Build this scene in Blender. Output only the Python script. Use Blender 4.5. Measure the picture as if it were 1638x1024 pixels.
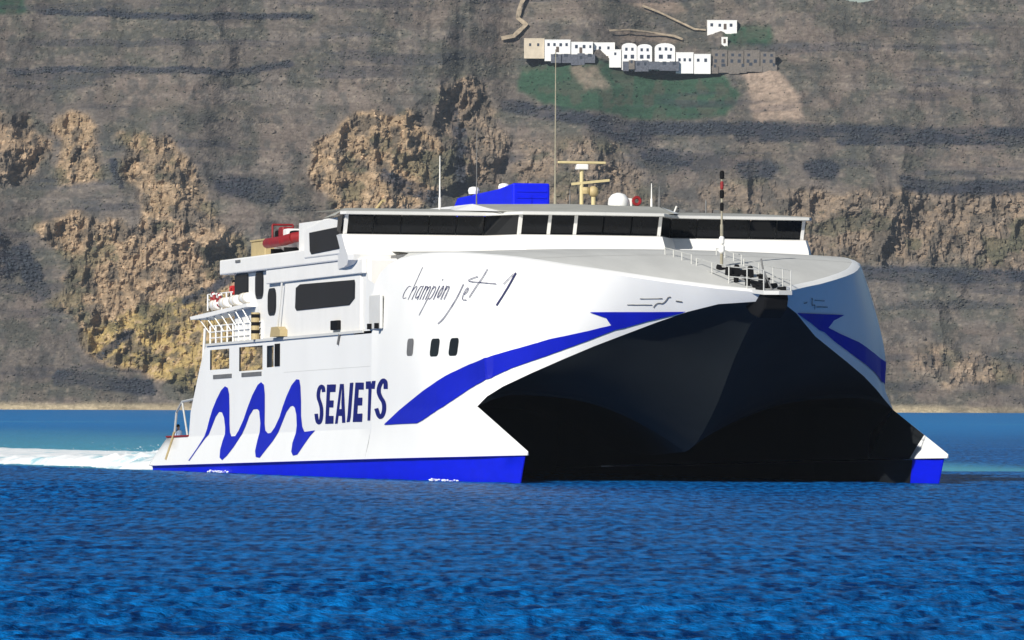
import bpy, bmesh, math, random
import numpy as np
from math import radians, sin, cos, pi, sqrt, atan2
from mathutils import Vector, Matrix
from mathutils.bvhtree import BVHTree

# ------------------------------------------------------------------ scene, camera, sky, sun, exposure
scn = bpy.context.scene
for o in list(bpy.data.objects): bpy.data.objects.remove(o)
COL = scn.collection
random.seed(7); RNG = np.random.default_rng(7)

def Rx(a): c,s=cos(a),sin(a); return np.array([[1,0,0],[0,c,-s],[0,s,c]])
def Ry(a): c,s=cos(a),sin(a); return np.array([[c,0,s],[0,1,0],[-s,0,c]])
def Rz(a): c,s=cos(a),sin(a); return np.array([[c,-s,0],[s,c,0],[0,0,1]])

CAM_H = 4.3
PITCH = 127/14200.; ROLL = radians(0.2)
rc = Rx(PITCH) @ Ry(-ROLL)
cam_d = bpy.data.cameras.new('camera'); cam = bpy.data.objects.new('camera', cam_d); COL.objects.link(cam)
cam_d.sensor_width = 36.0; cam_d.lens = 36.0*14200/1638
cam_d.clip_start = 1.0; cam_d.clip_end = 30000
mw = Matrix.Identity(4)
for r in range(3):
    mw[r][0] = rc[r][0]; mw[r][1] = rc[r][2]; mw[r][2] = -rc[r][1]
mw[2][3] = CAM_H
cam.matrix_world = mw
scn.camera = cam

SUN_AZ = atan2(-0.50, -0.866)      # towards the sun: left of and behind the viewer
SUN_EL = radians(29)
world = bpy.data.worlds.new('World'); scn.world = world; world.use_nodes = True
wn = world.node_tree.nodes; wl = world.node_tree.links; wn.clear()
sky = wn.new('ShaderNodeTexSky'); sky.sky_type = 'NISHITA'; sky.sun_disc = False
sky.sun_elevation = SUN_EL; sky.sun_rotation = SUN_AZ
sky.air_density = 1.0; sky.dust_density = 0.3; sky.ozone_density = 2.5
bg = wn.new('ShaderNodeBackground'); bg.inputs['Strength'].default_value = 0.05
wo = wn.new('ShaderNodeOutputWorld')
wl.new(sky.outputs[0], bg.inputs['Color']); wl.new(bg.outputs[0], wo.inputs['Surface'])
sd = bpy.data.lights.new('sun', 'SUN'); sd.energy = 4.9; sd.angle = radians(0.5); sd.color = (1.0, 0.955, 0.88)
sun = bpy.data.objects.new('sun', sd); COL.objects.link(sun)
sv = Vector((sin(SUN_AZ)*cos(SUN_EL), cos(SUN_AZ)*cos(SUN_EL), sin(SUN_EL)))
sun.rotation_euler = (-sv).to_track_quat('-Z', 'Y').to_euler()
vs = scn.view_settings
vs.view_transform = 'Standard'; vs.look = 'None'; vs.exposure = 0.25; vs.gamma = 1.0
vs.use_curve_mapping = False

# ------------------------------------------------------------------ helpers
class MB:
    def __init__(s): s.v=[]; s.f=[]
    def add(s, vs_, fs):
        b=len(s.v); s.v += [tuple(map(float,p)) for p in vs_]; s.f += [tuple(b+i for i in f) for f in fs]; return s
    def box(s,x0,x1,y0,y1,z0,z1):
        return s.add([(x0,y0,z0),(x1,y0,z0),(x1,y1,z0),(x0,y1,z0),(x0,y0,z1),(x1,y0,z1),(x1,y1,z1),(x0,y1,z1)],
            [(0,3,2,1),(4,5,6,7),(0,1,5,4),(1,2,6,5),(2,3,7,6),(3,0,4,7)])
    def prism(s,prof,y0,y1,ax='y'):
        n=len(prof)
        if ax=='y': a=[(p[0],y0,p[1]) for p in prof]; b=[(p[0],y1,p[1]) for p in prof]
        elif ax=='x': a=[(y0,p[0],p[1]) for p in prof]; b=[(y1,p[0],p[1]) for p in prof]
        else: a=[(p[0],p[1],y0) for p in prof]; b=[(p[0],p[1],y1) for p in prof]
        return s.add(a+b,[tuple(range(n-1,-1,-1)),tuple(range(n,2*n))]+[(i,(i+1)%n,n+(i+1)%n,n+i) for i in range(n)])
    def grid(s,cols):
        n=len(cols[0]); m=len(cols)
        return s.add([p for c in cols for p in c],[(i*n+j,(i+1)*n+j,(i+1)*n+j+1,i*n+j+1) for i in range(m-1) for j in range(n-1)])
    def tube(s,p,q,r,n=8,r2=None):
        p=Vector(p);q=Vector(q);d=(q-p).normalized()
        a=d.orthogonal().normalized();b=d.cross(a); r2=r if r2 is None else r2
        A=[p+(a*cos(2*pi*k/n)+b*sin(2*pi*k/n))*r for k in range(n)]
        B=[q+(a*cos(2*pi*k/n)+b*sin(2*pi*k/n))*r2 for k in range(n)]
        return s.add(A+B,[tuple(range(n-1,-1,-1)),tuple(range(n,2*n))]+[(i,(i+1)%n,n+(i+1)%n,n+i) for i in range(n)])
    def path(s,pts,r,n=8):
        for a,b in zip(pts[:-1],pts[1:]): s.tube(a,b,r,n)
        return s
    def lathe(s,prof,c,n=16,axis='z'):
        V=[];F=[];m=len(prof)
        for r,h in prof:
            for k in range(n):
                a=2*pi*k/n; u,w=r*cos(a),r*sin(a)
                V.append((c[0]+u,c[1]+w,c[2]+h) if axis=='z' else ((c[0]+h,c[1]+u,c[2]+w) if axis=='x' else (c[0]+u,c[1]+h,c[2]+w)))
        for i in range(m-1):
            for k in range(n): F.append((i*n+k,i*n+(k+1)%n,(i+1)*n+(k+1)%n,(i+1)*n+k))
        F.append(tuple(range(n-1,-1,-1))); F.append(tuple((m-1)*n+k for k in range(n)))
        return s.add(V,F)
    def torus(s,c,R,r,axis='y',n=20,m=8):
        V=[];F=[]
        for i in range(n):
            a=2*pi*i/n
            for j in range(m):
                b=2*pi*j/m; q=(R+r*cos(b)); u,w,h=q*cos(a),q*sin(a),r*sin(b)
                V.append({'y':(c[0]+u,c[1]+h,c[2]+w),'x':(c[0]+h,c[1]+u,c[2]+w),'z':(c[0]+u,c[1]+w,c[2]+h)}[axis])
        for i in range(n):
            for j in range(m): F.append((i*m+j,((i+1)%n)*m+j,((i+1)%n)*m+(j+1)%m,i*m+(j+1)%m))
        return s.add(V,F)

def tag(o,label=None,cat=None,group=None,kind=None):
    if label: o['label']=label
    if cat: o['category']=cat
    if group: o['group']=group
    if kind: o['kind']=kind
    return o
def obj(name,m,mat,parent=None,smooth=None,bevel=0,fix=True,weld=False,solid=0):
    me=bpy.data.meshes.new(name)
    me.from_pydata(m.v,[],m.f); me.update()
    if fix or weld:
        bm=bmesh.new(); bm.from_mesh(me)
        if weld: bmesh.ops.remove_doubles(bm,verts=bm.verts,dist=1e-4)
        bmesh.ops.recalc_face_normals(bm,faces=bm.faces); bm.to_mesh(me); bm.free()
    if smooth is not None:
        me.polygons.foreach_set('use_smooth',[True]*len(me.polygons)); me.set_sharp_from_angle(angle=radians(smooth))
    o=bpy.data.objects.new(name,me); COL.objects.link(o)
    for mm in (mat if isinstance(mat,(list,tuple)) else [mat]): me.materials.append(mm)
    if parent: o.parent=parent
    if solid:
        md=o.modifiers.new('solid','SOLIDIFY'); md.thickness=solid; md.offset=0
    if bevel:
        md=o.modifiers.new('bevel','BEVEL'); md.width=bevel; md.segments=2; md.limit_method='ANGLE'; md.angle_limit=radians(35)
    return o
def empty(name,loc=(0,0,0)):
    o=bpy.data.objects.new(name,None); COL.objects.link(o); o.location=loc; return o

def mat(name,col,rough=.5,var=.0,scale=3.0,spec=.5,metal=0,bump=0,bscale=None,stretch=(1,1,1),col2=None,coat=0):
    m=bpy.data.materials.new(name); m.use_nodes=True; nt=m.node_tree; N=nt.nodes; L=nt.links
    b=N['Principled BSDF']; b.inputs['Roughness'].default_value=rough; b.inputs['Metallic'].default_value=metal
    b.inputs['Specular IOR Level'].default_value=spec; b.inputs['Coat Weight'].default_value=coat
    b.inputs['Base Color'].default_value=(*col,1)
    tc=N.new('ShaderNodeTexCoord'); mp=N.new('ShaderNodeMapping'); mp.inputs['Scale'].default_value=stretch
    L.new(tc.outputs['Object'],mp.inputs['Vector'])
    if var>0 or col2:
        n=N.new('ShaderNodeTexNoise'); n.inputs['Scale'].default_value=scale; n.inputs['Detail'].default_value=6; n.inputs['Roughness'].default_value=.65
        L.new(mp.outputs[0],n.inputs['Vector'])
        cr=N.new('ShaderNodeValToRGB'); e=cr.color_ramp.elements
        e[0].position=.35; e[1].position=.68
        c2=col2 or tuple(c*(1-var) for c in col)
        e[0].color=(*c2,1); e[1].color=(*col,1)
        L.new(n.outputs[0],cr.inputs[0]); L.new(cr.outputs[0],b.inputs['Base Color'])
    if bump:
        n2=N.new('ShaderNodeTexNoise'); n2.inputs['Scale'].default_value=bscale or scale*3; n2.inputs['Detail'].default_value=4
        L.new(mp.outputs[0],n2.inputs['Vector'])
        bp=N.new('ShaderNodeBump'); bp.inputs['Strength'].default_value=1; bp.inputs['Distance'].default_value=bump
        L.new(n2.outputs[0],bp.inputs['Height']); L.new(bp.outputs[0],b.inputs['Normal'])
    return m
def glass(name,col,rough=.06):
    m=mat(name,col,rough,var=.35,scale=.8,spec=.22); return m

# ------------------------------------------------------------------ value noise
class VN:
    def __init__(s,seed): s.t=np.random.default_rng(seed).random((256,256))
    def __call__(s,x,y):
        xi=np.floor(x).astype(np.int64); yi=np.floor(y).astype(np.int64); fx=x-xi; fy=y-yi
        fx=fx*fx*fx*(fx*(fx*6-15)+10); fy=fy*fy*fy*(fy*(fy*6-15)+10)
        a=xi&255; b=(xi+1)&255; c=yi&255; d=(yi+1)&255; t=s.t
        return (t[a,c]*(1-fx)+t[b,c]*fx)*(1-fy)+(t[a,d]*(1-fx)+t[b,d]*fx)*fy
def fbm(x,y,seed,octs=5,gain=.5):
    r=0;a=1.;tot=0
    for i in range(octs):
        r=r+a*VN(seed*31+i)(x*2**i+17.3*i,y*2**i+9.1*i); tot+=a; a*=gain
    return r/tot
def sstep(a,b,x):
    t=np.clip((x-a)/(b-a),0,1); return t*t*(3-2*t)
def inpoly(P,x,y):
    r=np.zeros(x.shape,bool); n=len(P)
    for i in range(n):
        x0,y0=P[i];x1,y1=P[(i+1)%n]
        c=((y0>y)!=(y1>y))
        xx=(x1-x0)*(y-y0)/((y1-y0) if abs(y1-y0)>1e-9 else 1e-9)+x0
        r^=(c&(x<xx))
    return r
def dline(P,x,y):
    d=np.full(x.shape,1e9)
    for (x0,y0),(x1,y1) in zip(P[:-1],P[1:]):
        dx,dy=x1-x0,y1-y0; t=np.clip(((x-x0)*dx+(y-y0)*dy)/(dx*dx+dy*dy+1e-9),0,1)
        d=np.minimum(d,np.hypot(x-x0-t*dx,y-y0-t*dy))
    return d
def blur(a,n):
    for _ in range(n):
        b=np.pad(a,1,mode='edge'); a=(b[:-2,1:-1]+b[2:,1:-1]+b[1:-1,:-2]+b[1:-1,2:]+2*b[1:-1,1:-1])/6
    return a
def fast_mesh(name,V,F,mat_,smooth=True):
    """V (n,3), F (m,k) arrays"""
    me=bpy.data.meshes.new(name); k=F.shape[1]
    me.vertices.add(len(V)); me.vertices.foreach_set('co',V.astype(np.float32).ravel())
    me.loops.add(F.size); me.loops.foreach_set('vertex_index',F.astype(np.int32).ravel())
    me.polygons.add(len(F)); me.polygons.foreach_set('loop_start',np.arange(0,F.size,k,dtype=np.int32))
    me.polygons.foreach_set('use_smooth',np.full(len(F),smooth))
    me.update(calc_edges=True); me.validate()
    me.materials.append(mat_)
    o=bpy.data.objects.new(name,me); COL.objects.link(o); return o
def gridfaces(nr,nc):
    i=np.arange(nr-1)[:,None]*nc+np.arange(nc-1)[None,:]
    return np.stack([i,i+1,i+nc+1,i+nc],-1).reshape(-1,4)
def set_attr(o,name,arr,typ):
    at=o.data.attributes.new(name,typ,'POINT')
    at.data.foreach_set('color' if typ=='FLOAT_COLOR' else 'value',np.ascontiguousarray(arr,dtype=np.float32).ravel())
# ------------------------------------------------------------------ the hill
R_POLY=[ # (polygon in metres along the shore / metres of elevation, strength, tint 0 grey .. 1 tan .. 2 gold)
 ([(-66,112),(-38,113),(-29,101),(-29,76),(-65,74),(-78,91)],1,1.1),
 ([(-31,123),(-14,127),(-5,113),(-2,84),(-28,81)],.9,.35),
 ([(-205,113),(-180,110),(-174,93),(-183,83),(-205,83)],.7,.9),
 ([(-172,110),(-157,111),(-154,84),(-170,84)],.8,1.1),
 ([(-150,106),(-129,100),(-116,83),(-112,70),(-138,72)],.8,1.1),
 ([(-182,68),(-161,77),(-140,66),(-128,43),(-150,27),(-172,36),(-166,52)],.9,1.05),([(-215,64),(-190,66),(-186,48),(-215,46)],.7,.9),
 ([(-138,76),(-114,76),(-97,55),(-80,45),(-70,4),(-115,4),(-122,6),(-137,17),(-157,19),(-162,29),(-143,43)],.9,1.0),
 ([(-160,29),(-142,38),(-113,43),(-85,43),(-70,2),(-111,4),(-120,6),(-137,16),(-155,18)],1,2.0),
 ([(100,82),(150,84),(240,81),(260,53),(135,53),(108,54)],.75,.38),
 ([(142,24),(179,21),(220,12),(155,8)],.5,.9),
 ([(0,103),(42,101),(49,84),(66,79),(7,76)],.5,.6),
 ([(-250,103),(-215,110),(-210,40),(-250,45)],.7,.8),
 ([(68,86),(98,90),(104,60),(70,66)],.4,.7)]
G_POLY=[[(3,131),(19,134),(79,132),(87,121),(83,112),(54,111),(19,114),(5,121)],[(82,147),(101,149),(101,140),(81,140)],[(-213,165),(-189,163),(-188,153),(-212,151)]]
P_POLY=[([(87,132),(103,132),(111,111),(94,110)],1.),([(22,131),(30,132),(37,123),(27,123)],.6),([(33,163),(60,163),(68,154),(53,155)],.7),([(38,147),(54,147.2),(66,143.5),(60,141.5),(40,144)],.5),([(4,163),(30,163),(34,150),(10,150)],.25)]
D_LINE=[([(-183,153.3),(-164,152.4),(-140,150.4),(-128,149.5),(-106,150.6),(-77,151.2)],1.5),
 ([(-191,128),(-170,129.6),(-148,129),(-124,128.2),(-105,127.8),(-84,131.4)],1.7),
 ([(-2,116),(19,112.3),(43,107.5),(66,107.3),(102,106.7),(137,105.3),(240,105)],3.2),
 ([(34,108),(49,104)],5.5),([(123,102),(161,102),(240,101.7)],1.5),([(148,85.6),(164,84),(240,86)],3.2),
 ([(123,51),(146,51),(240,49.5)],3.4),([(87,91),(96,91)],4.5),([(115,91.5),(120,91)],4.5),([(52,96),(66,95)],4),
 ([(-21,113),(-19,84)],2.4),([(-47,88),(-30,79)],3),([(-108,84),(-89,81)],5),([(-183,59),(-175,43)],4),([(-164,12),(-132,8)],3.5),([(85,103.7),(114,103.3)],2.2),
 ([(-120,40),(-104,48)],2),([(-150,20),(-140,28)],2),([(-196,70),(-186,52)],4),([(-150,93),(-146,84)],1.6)]
xs_f=np.arange(-214,214.1,.5)
out_=214+np.cumsum(6*1.13**np.arange(34))
HX=np.concatenate([-out_[::-1],xs_f,out_]); HE=np.concatenate([np.arange(-4,176,.5)])
X,E=np.meshgrid(HX,HE)                       # rows = elevation
wx=(fbm(X*.09,E*.09,1,4)-.5)*16; we=(fbm(X*.09,E*.11,2,4)-.5)*12
fx_=(fbm(X*.5,E*.5,3,3)-.5)*5; fe_=(fbm(X*.4,E*.7,4,3)-.5)*4
rock=np.zeros_like(X); tint=np.zeros_like(X)
for P,st,ti in R_POLY:
    m=blur(inpoly(P,X+wx*.8+fx_,E+we*.8+fe_).astype(float),5)
    m=m*st; sel=m>rock*.8
    tint=np.where(m>.15,np.maximum(tint*(ti<2),ti*np.minimum(1,m*1.6)) if ti<2 else tint*(1-m)+ti*m,tint); rock=np.maximum(rock,m)
tint=blur(tint,3)
green=np.zeros_like(X)
for P in G_POLY: green=np.maximum(green,blur(inpoly(P,X+wx*.5+fx_*.6,E+we*.3+fe_*.5).astype(float),4))
pale=np.zeros_like(X)
for P,st in P_POLY: pale=np.maximum(pale,st*blur(inpoly(P,X+wx*.35+fx_*.5,E+we*.25+fe_*.4).astype(float),4))
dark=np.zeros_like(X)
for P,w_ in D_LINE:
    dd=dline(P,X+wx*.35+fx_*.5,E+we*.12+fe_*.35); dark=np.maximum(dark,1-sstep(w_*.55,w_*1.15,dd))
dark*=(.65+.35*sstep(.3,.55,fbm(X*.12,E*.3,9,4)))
# extra scrub belts of the hillside: thin, broken, running along the contours
belt=sstep(.60,.70,fbm(X*.018+3,E*.20+wx*.02,11,4))*(1-rock)*.5
# slope: horizontal run per metre of rise
strata=fbm(X*.012,E*.23,12,4)
steps=sstep(.45,.62,fbm(X*.02,E*.42,13,3))
run=1.05*np.exp((strata-.5)*2.2)*(.7+.9*steps)
run=run*(1-rock)+rock*(.38+.5*sstep(.55,.7,fbm(X*.05,E*.18,14,4)))
run=run*(1-.5*dark)+dark*.5*2.2
run=np.clip(run,.15,4.5)
mean_run=run.mean(axis=1,keepdims=True)
run=.55*run+.45*(mean_run*.5+.65)
dE=np.gradient(HE)[:,None]
G=np.cumsum(run*dE,axis=0)
kern=np.exp(-(np.arange(-80,81)*.5/11.)**2); kern/=kern.sum()
ci=np.where(np.abs(HX)<=214.01)[0]
pad=np.pad(G[:,ci],((0,0),(80,80)),mode='edge'); Gs=np.apply_along_axis(lambda r_:np.convolve(r_,kern,'valid'),1,pad)
Gl=G[:,ci]-Gs
G[:,:ci[0]]=Gs[:,:1]; G[:,ci[-1]+1:]=Gs[:,-1:]
G[:,ci]=Gs+Gl*.12
G-=G[8:9,:]                                  # zero at the waterline
G*=(1.3*E.max())/np.maximum(G[-1:,:].mean(),1)
def ridged(x,y,seed,o=4): return np.clip(1-np.abs(fbm(x,y,seed,o)-.5)*4.6,0,1)**1.5
rw_=blur(rock,16); steep=np.clip(rw_*1.25,0,1)
big=(fbm(X*.012+5,E*.014,15,4)-.5)*26*sstep(0,30,E)
spur=7*ridged(X*.017+wx*.01,E*.010,60,4)*sstep(4,40,E)*(1-.5*green)
crag=steep*(10*ridged(X*.034+wx*.025,E*.017,61,4)+5.5*ridged(X*.085,E*.036+we*.01,62,4)+3.0*ridged(X*.21,E*.12,63,4)+1.2*ridged(X*.5,E*.3,67,3)-7)
lump=(fbm(X*.06,E*.08,17,5)-.5)*9*(.6+.4*rock)
rough=(fbm(X*.38,E*.5,18,4)-.5)*(1.3+2.6*rock)
ph=(E+(fbm(X*.016,E*.04,64,4)-.5)*16)/3.7; saw=ph-np.floor(ph)
lm=sstep(.42,.6,fbm(X*.02,E*.10,65,4))
ledge=(sstep(0,.18,saw)-saw)*.45*(1-steep)*lm
grit=(RNG.random(X.shape)-.5)*.22
calm=1-.8*np.maximum(green*.8,pale*.5)
Yh=3222+G+big*.6-(spur+crag+(lump+rough+ledge+grit)*calm)
Yh+=(fbm(X*.02,E*0,21,4)-.5)*26*(1-sstep(0,25,E))
# skyline: the ridge dips at the right of the frame
Et=np.interp(HX,[-2000,-300,60,100,118,133,150,175,260,2000],[185,178,172,164,160.3,158.4,160.0,163,170,185])+ (fbm(HX*.12,HX*0,22,4)-.5)*1.6
Z=np.minimum(E,Et[None,:]); over=np.maximum(E-Et[None,:],0)
Yh+=over*12; Z-=over*.15
# ground colour: soil, dry scrub, rock, grass, scree
def mixc(a,b,t): return a*(1-t[...,None])+np.array(b)*t[...,None]
n1=fbm(X*.10,E*.16,30,5); n2=fbm(X*.6,E*.9,31,4); n3=fbm(X*.035,E*.05,32,4); n4=RNG.random(X.shape); n5=fbm(X*.25,E*.22,33,4)
colr=np.zeros(X.shape+(3,))+np.array((.142,.124,.110))
colr=mixc(colr,(.085,.090,.075),sstep(.42,.62,n1)*.75)
colr=mixc(colr,(.19,.150,.125),sstep(.55,.70,n3)*.55)
colr=mixc(colr,(.24,.205,.165),sstep(.58,.72,n2)*.55)
colr=mixc(colr,(.068,.072,.070),sstep(.55,.68,n5)*.6)
rk=np.zeros_like(colr)+np.array((.17,.150,.130))
rk=mixc(rk,(.29,.220,.150),np.clip(tint,0,1))
rk=mixc(rk,(.42,.325,.14),np.clip(tint-1,0,1))
rk=mixc(rk,(.52,.39,.26),sstep(.52,.68,n2)*np.clip(tint,.2,1)*.7)
rk=mixc(rk,(.085,.080,.070),sstep(.5,.64,n5)*.75)
rk=mixc(rk,(.075,.085,.050),sstep(.55,.66,n1)*.6)
rsoft=np.clip(blur(rock,16)*1.25*(.35+1.3*fbm(X*.11,E*.11,70,4)),0,1)
colr=colr*(1-rsoft[...,None])+rk*np.array((1.16,1.11,1.06))*rsoft[...,None]
gr=np.zeros_like(colr)+np.array((.040,.088,.055)); gr=mixc(gr,(.085,.088,.066),sstep(.45,.62,n5)*.7); gr=mixc(gr,(.045,.085,.055),sstep(.5,.7,fbm(X*.05,E*.5,35,3))*.5)
colr=colr*(1-green[...,None])+gr*green[...,None]
pl=np.zeros_like(colr)+np.array((.36,.275,.215)); pl=mixc(pl,(.24,.19,.15),sstep(.45,.6,n2)*.7)
colr=colr*(1-pale[...,None])+pl*pale[...,None]
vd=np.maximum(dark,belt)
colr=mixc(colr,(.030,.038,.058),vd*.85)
shore_band=(1-sstep(.8,2.4+2*n1,E))*(.35+.65*sstep(.35,.5,fbm(X*.03,E*0,36,3)))
colr=mixc(colr,(.46,.38,.25),shore_band)
colr*=(.90+.20*n4)[...,None]
str_=fbm(X*.03,E*.55,66,4); colr*=((.90+.20*sstep(.4,.62,str_)*lm)*.86)[...,None]
V=np.stack([X,Yh,Z],-1).reshape(-1,3)
hm=bpy.data.materials.new('dry_hillside'); hm.use_nodes=True
N=hm.node_tree.nodes; L=hm.node_tree.links; b=N['Principled BSDF']; b.inputs['Roughness'].default_value=.95; b.inputs['Specular IOR Level'].default_value=.1
at=N.new('ShaderNodeAttribute'); at.attribute_name='ground_colour'
tc=N.new('ShaderNodeTexCoord'); nz=N.new('ShaderNodeTexNoise'); nz.inputs['Scale'].default_value=1.0; nz.inputs['Detail'].default_value=5; nz.inputs['Roughness'].default_value=.65
hmp=N.new('ShaderNodeMapping'); hmp.inputs['Scale'].default_value=(.45,.45,1.2); L.new(tc.outputs['Object'],hmp.inputs['Vector']); L.new(hmp.outputs[0],nz.inputs['Vector'])
mr=N.new('ShaderNodeMapRange'); mr.inputs['From Min'].default_value=.3; mr.inputs['From Max'].default_value=.7; mr.inputs['To Min'].default_value=.74; mr.inputs['To Max'].default_value=1.28
L.new(nz.outputs[0],mr.inputs[0])
vm=N.new('ShaderNodeVectorMath'); vm.operation='SCALE'; L.new(at.outputs['Color'],vm.inputs[0]); L.new(mr.outputs[0],vm.inputs['Scale'])
L.new(vm.outputs[0],b.inputs['Base Color'])
bp=N.new('ShaderNodeBump'); bp.inputs['Distance'].default_value=.5; bp.inputs['Strength'].default_value=1; L.new(nz.outputs[0],bp.inputs['Height']); L.new(bp.outputs[0],b.inputs['Normal'])
hill=fast_mesh('hillside',V,gridfaces(len(HE),len(HX)),hm,smooth=False)
set_attr(hill,'ground_colour',np.concatenate([colr.reshape(-1,3),np.ones((colr.size//3,1))],1),'FLOAT_COLOR')
tag(hill,'steep dry brown and grey hillside with golden cliffs rising behind the ferry','hillside',kind='structure')
def hill_y(x,e):
    i=int(np.clip(np.searchsorted(HX,x)-1,0,len(HX)-2)); j=int(np.clip((e-HE[0])/.5,0,len(HE)-2))
    return float(Yh[j,i])
def hill_front(x0,x1,e0,e1):
    """nearest (smallest) depth of the ground over a patch"""
    i0,i1=np.searchsorted(HX,[x0,x1]); j0,j1=[int((e-HE[0])/.5) for e in (e0,e1)]
    return float(np.percentile(Yh[j0:j1+1,i0:i1+1],12))

# dry scrub, one mass of thousands of small bushes
core=(np.abs(X)<212)&(E>2.5)&(E<168)&(over<=0)
dens=(.30+.7*sstep(.45,.6,n1)+2.6*dark+1.3*belt)*(1-.72*rock)*(1-.75*pale)*(1-.55*green)
pr=(dens*core).ravel(); pr/=pr.sum()
NB=24000
pick=RNG.choice(pr.size,NB,p=pr)
ico_v=[];t_=(1+5**.5)/2
for a_ in (-1,1):
    for b_ in (-t_,t_): ico_v+=[(a_,b_,0),(0,a_,b_),(b_,0,a_)]
ico_v=np.array(ico_v,float); ico_v/=np.linalg.norm(ico_v[0])
bm=bmesh.new()
for q in ico_v: bm.verts.new(q)
bmesh.ops.convex_hull(bm,input=bm.verts); bm.verts.ensure_lookup_table(); bm.verts.index_update()
ICO_V=np.array([v.co[:] for v in bm.verts]); ICO_F=np.array([[v.index for v in f.verts] for f in bm.faces]); bm.free()
def blobs(name,centres,size,mat_,cols,jit=.35,flat=.75):
    n=len(centres); s=size[:,None,None]*(1+jit*(RNG.random((n,len(ICO_V),3))-.5)*2)
    a=RNG.random(n)*6.28; ca,sa=np.cos(a),np.sin(a)
    base=ICO_V[None]*s; base[...,2]*=flat
    R=np.stack([base[...,0]*ca[:,None]-base[...,1]*sa[:,None],base[...,0]*sa[:,None]+base[...,1]*ca[:,None],base[...,2]],-1)
    V=(R+centres[:,None,:]).reshape(-1,3); F=(ICO_F[None]+(np.arange(n)*len(ICO_V))[:,None,None]).reshape(-1,3)
    o=fast_mesh(name,V,F,mat_,smooth=False)
    set_attr(o,'tuft_colour',np.concatenate([np.repeat(cols,len(ICO_V),0)*(.7+.6*RNG.random((n*len(ICO_V),1))),np.ones((n*len(ICO_V),1))],1),'FLOAT_COLOR')
    return o
sm=bpy.data.materials.new('scrub'); sm.use_nodes=True
N=sm.node_tree.nodes; b=N['Principled BSDF']; b.inputs['Roughness'].default_value=.9; b.inputs['Specular IOR Level'].default_value=.15
at=N.new('ShaderNodeAttribute'); at.attribute_name='tuft_colour'; sm.node_tree.links.new(at.outputs['Color'],b.inputs['Base Color'])
cen=V[pick]+np.c_[(RNG.random((NB,2))-.5)*.5,np.zeros(NB)]
dk=np.maximum(dark,belt*.6).ravel()[pick]
size=(.16+.34*RNG.random(NB)**2)*(1+.7*dk)
mix_=RNG.random((NB,1))
cl=(np.array((.082,.084,.066))*(1-mix_)+np.array((.125,.110,.090))*mix_)
cl=cl*(1-dk[:,None]*.85)+np.array((.030,.040,.056))*dk[:,None]*.85
gk=green.ravel()[pick][:,None]; cl=cl*(1-gk)+np.array((.028,.055,.038))*gk
scrub=blobs('scrub',cen+np.c_[np.zeros(NB),-size*.4,size*.25],size,sm,cl)
tag(scrub,'low dry scrub and bushes scattered all over the hillside','scrub',kind='stuff')
NR=5000
pr2=((rock*1.0+shore_band*.8+.04)*core).ravel(); pr2/=pr2.sum(); pk2=RNG.choice(pr2.size,NR,p=pr2)
rs_=.3+.7*RNG.random(NR)**3
boul=blobs('boulders',V[pk2]+np.c_[np.zeros(NR),-rs_*.2,rs_*.0],rs_,sm,colr.reshape(-1,3)[pk2]*1.05,jit=.5,flat=.9)
tag(boul,'loose boulders lying over the cliffs and slopes','boulder',kind='stuff')

# ------------------------------------------------------------------ the ship's frame (needed by wake and hull)
YAW=radians(15.0); TRIM=radians(0.85); HEEL=radians(0.28)
RS=Rz(-(pi/2-YAW))@Ry(-TRIM)@Rx(-HEEL); RYAW=Rz(-(pi/2-YAW))
PIV=np.array([-70.,0,0]); T0=np.array([11.5722,456.626,0.]); PIVW=T0+RYAW@PIV
def ship_w(p): return RS@(np.asarray(p,float)-PIV)+PIVW
STERN=T0+RYAW@np.array([-79.,0,0]); BACK=-(RYAW@np.array([1.,0,0]))[:2]; SIDE=(RYAW@np.array([0,1.,0]))[:2]

# ------------------------------------------------------------------ the sea
fa=np.linspace(-4.3,4.3,250)
oa=4.3+np.cumsum(.05*1.3**np.arange(22)); oa=oa[oa<58]
ANG=np.radians(np.concatenate([-oa[::-1],fa,oa]))
rows=[3.,15,40,80,110,125]
d=130.
while d<4200:
    rows.append(d); d+=.16 if d<260 else (.26 if d<460 else (.7 if d<800 else (2.2 if d<1600 else d*.008)))
D=np.array(rows); A,DD=np.meshgrid(ANG,D)
SX=DD*np.tan(A); SY=DD+0*A
SZ=np.zeros_like(SX); rstep=np.gradient(D)[:,None]; cstep=DD*np.gradient(ANG)[None,:]/np.cos(A)**2
rw=np.random.default_rng(21)
NW=80
for i in range(NW):
    lam=.36*(3.2/.36)**(rw.random()**1.2); k=2*pi/lam; th=radians(-70)+rw.normal()*.5
    amp=.33*sqrt(2/NW)/k*(1.0 if lam<1.2 else .32)
    w_=np.clip(1.6-2.6*rstep/lam*abs(sin(th))-.0*lam,0,1)*np.clip(1.6-2.6*cstep/lam,0,1)
    ph=k*(SX*cos(th)+SY*sin(th))+rw.random()*6.28
    SZ+=amp*w_*(np.sin(ph)+.25*np.sin(2*ph+1.2))
gust=fbm(SX*.03,SY*.006,41,4)
SZ*=(.5+1.0*sstep(.35,.65,gust))
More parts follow.
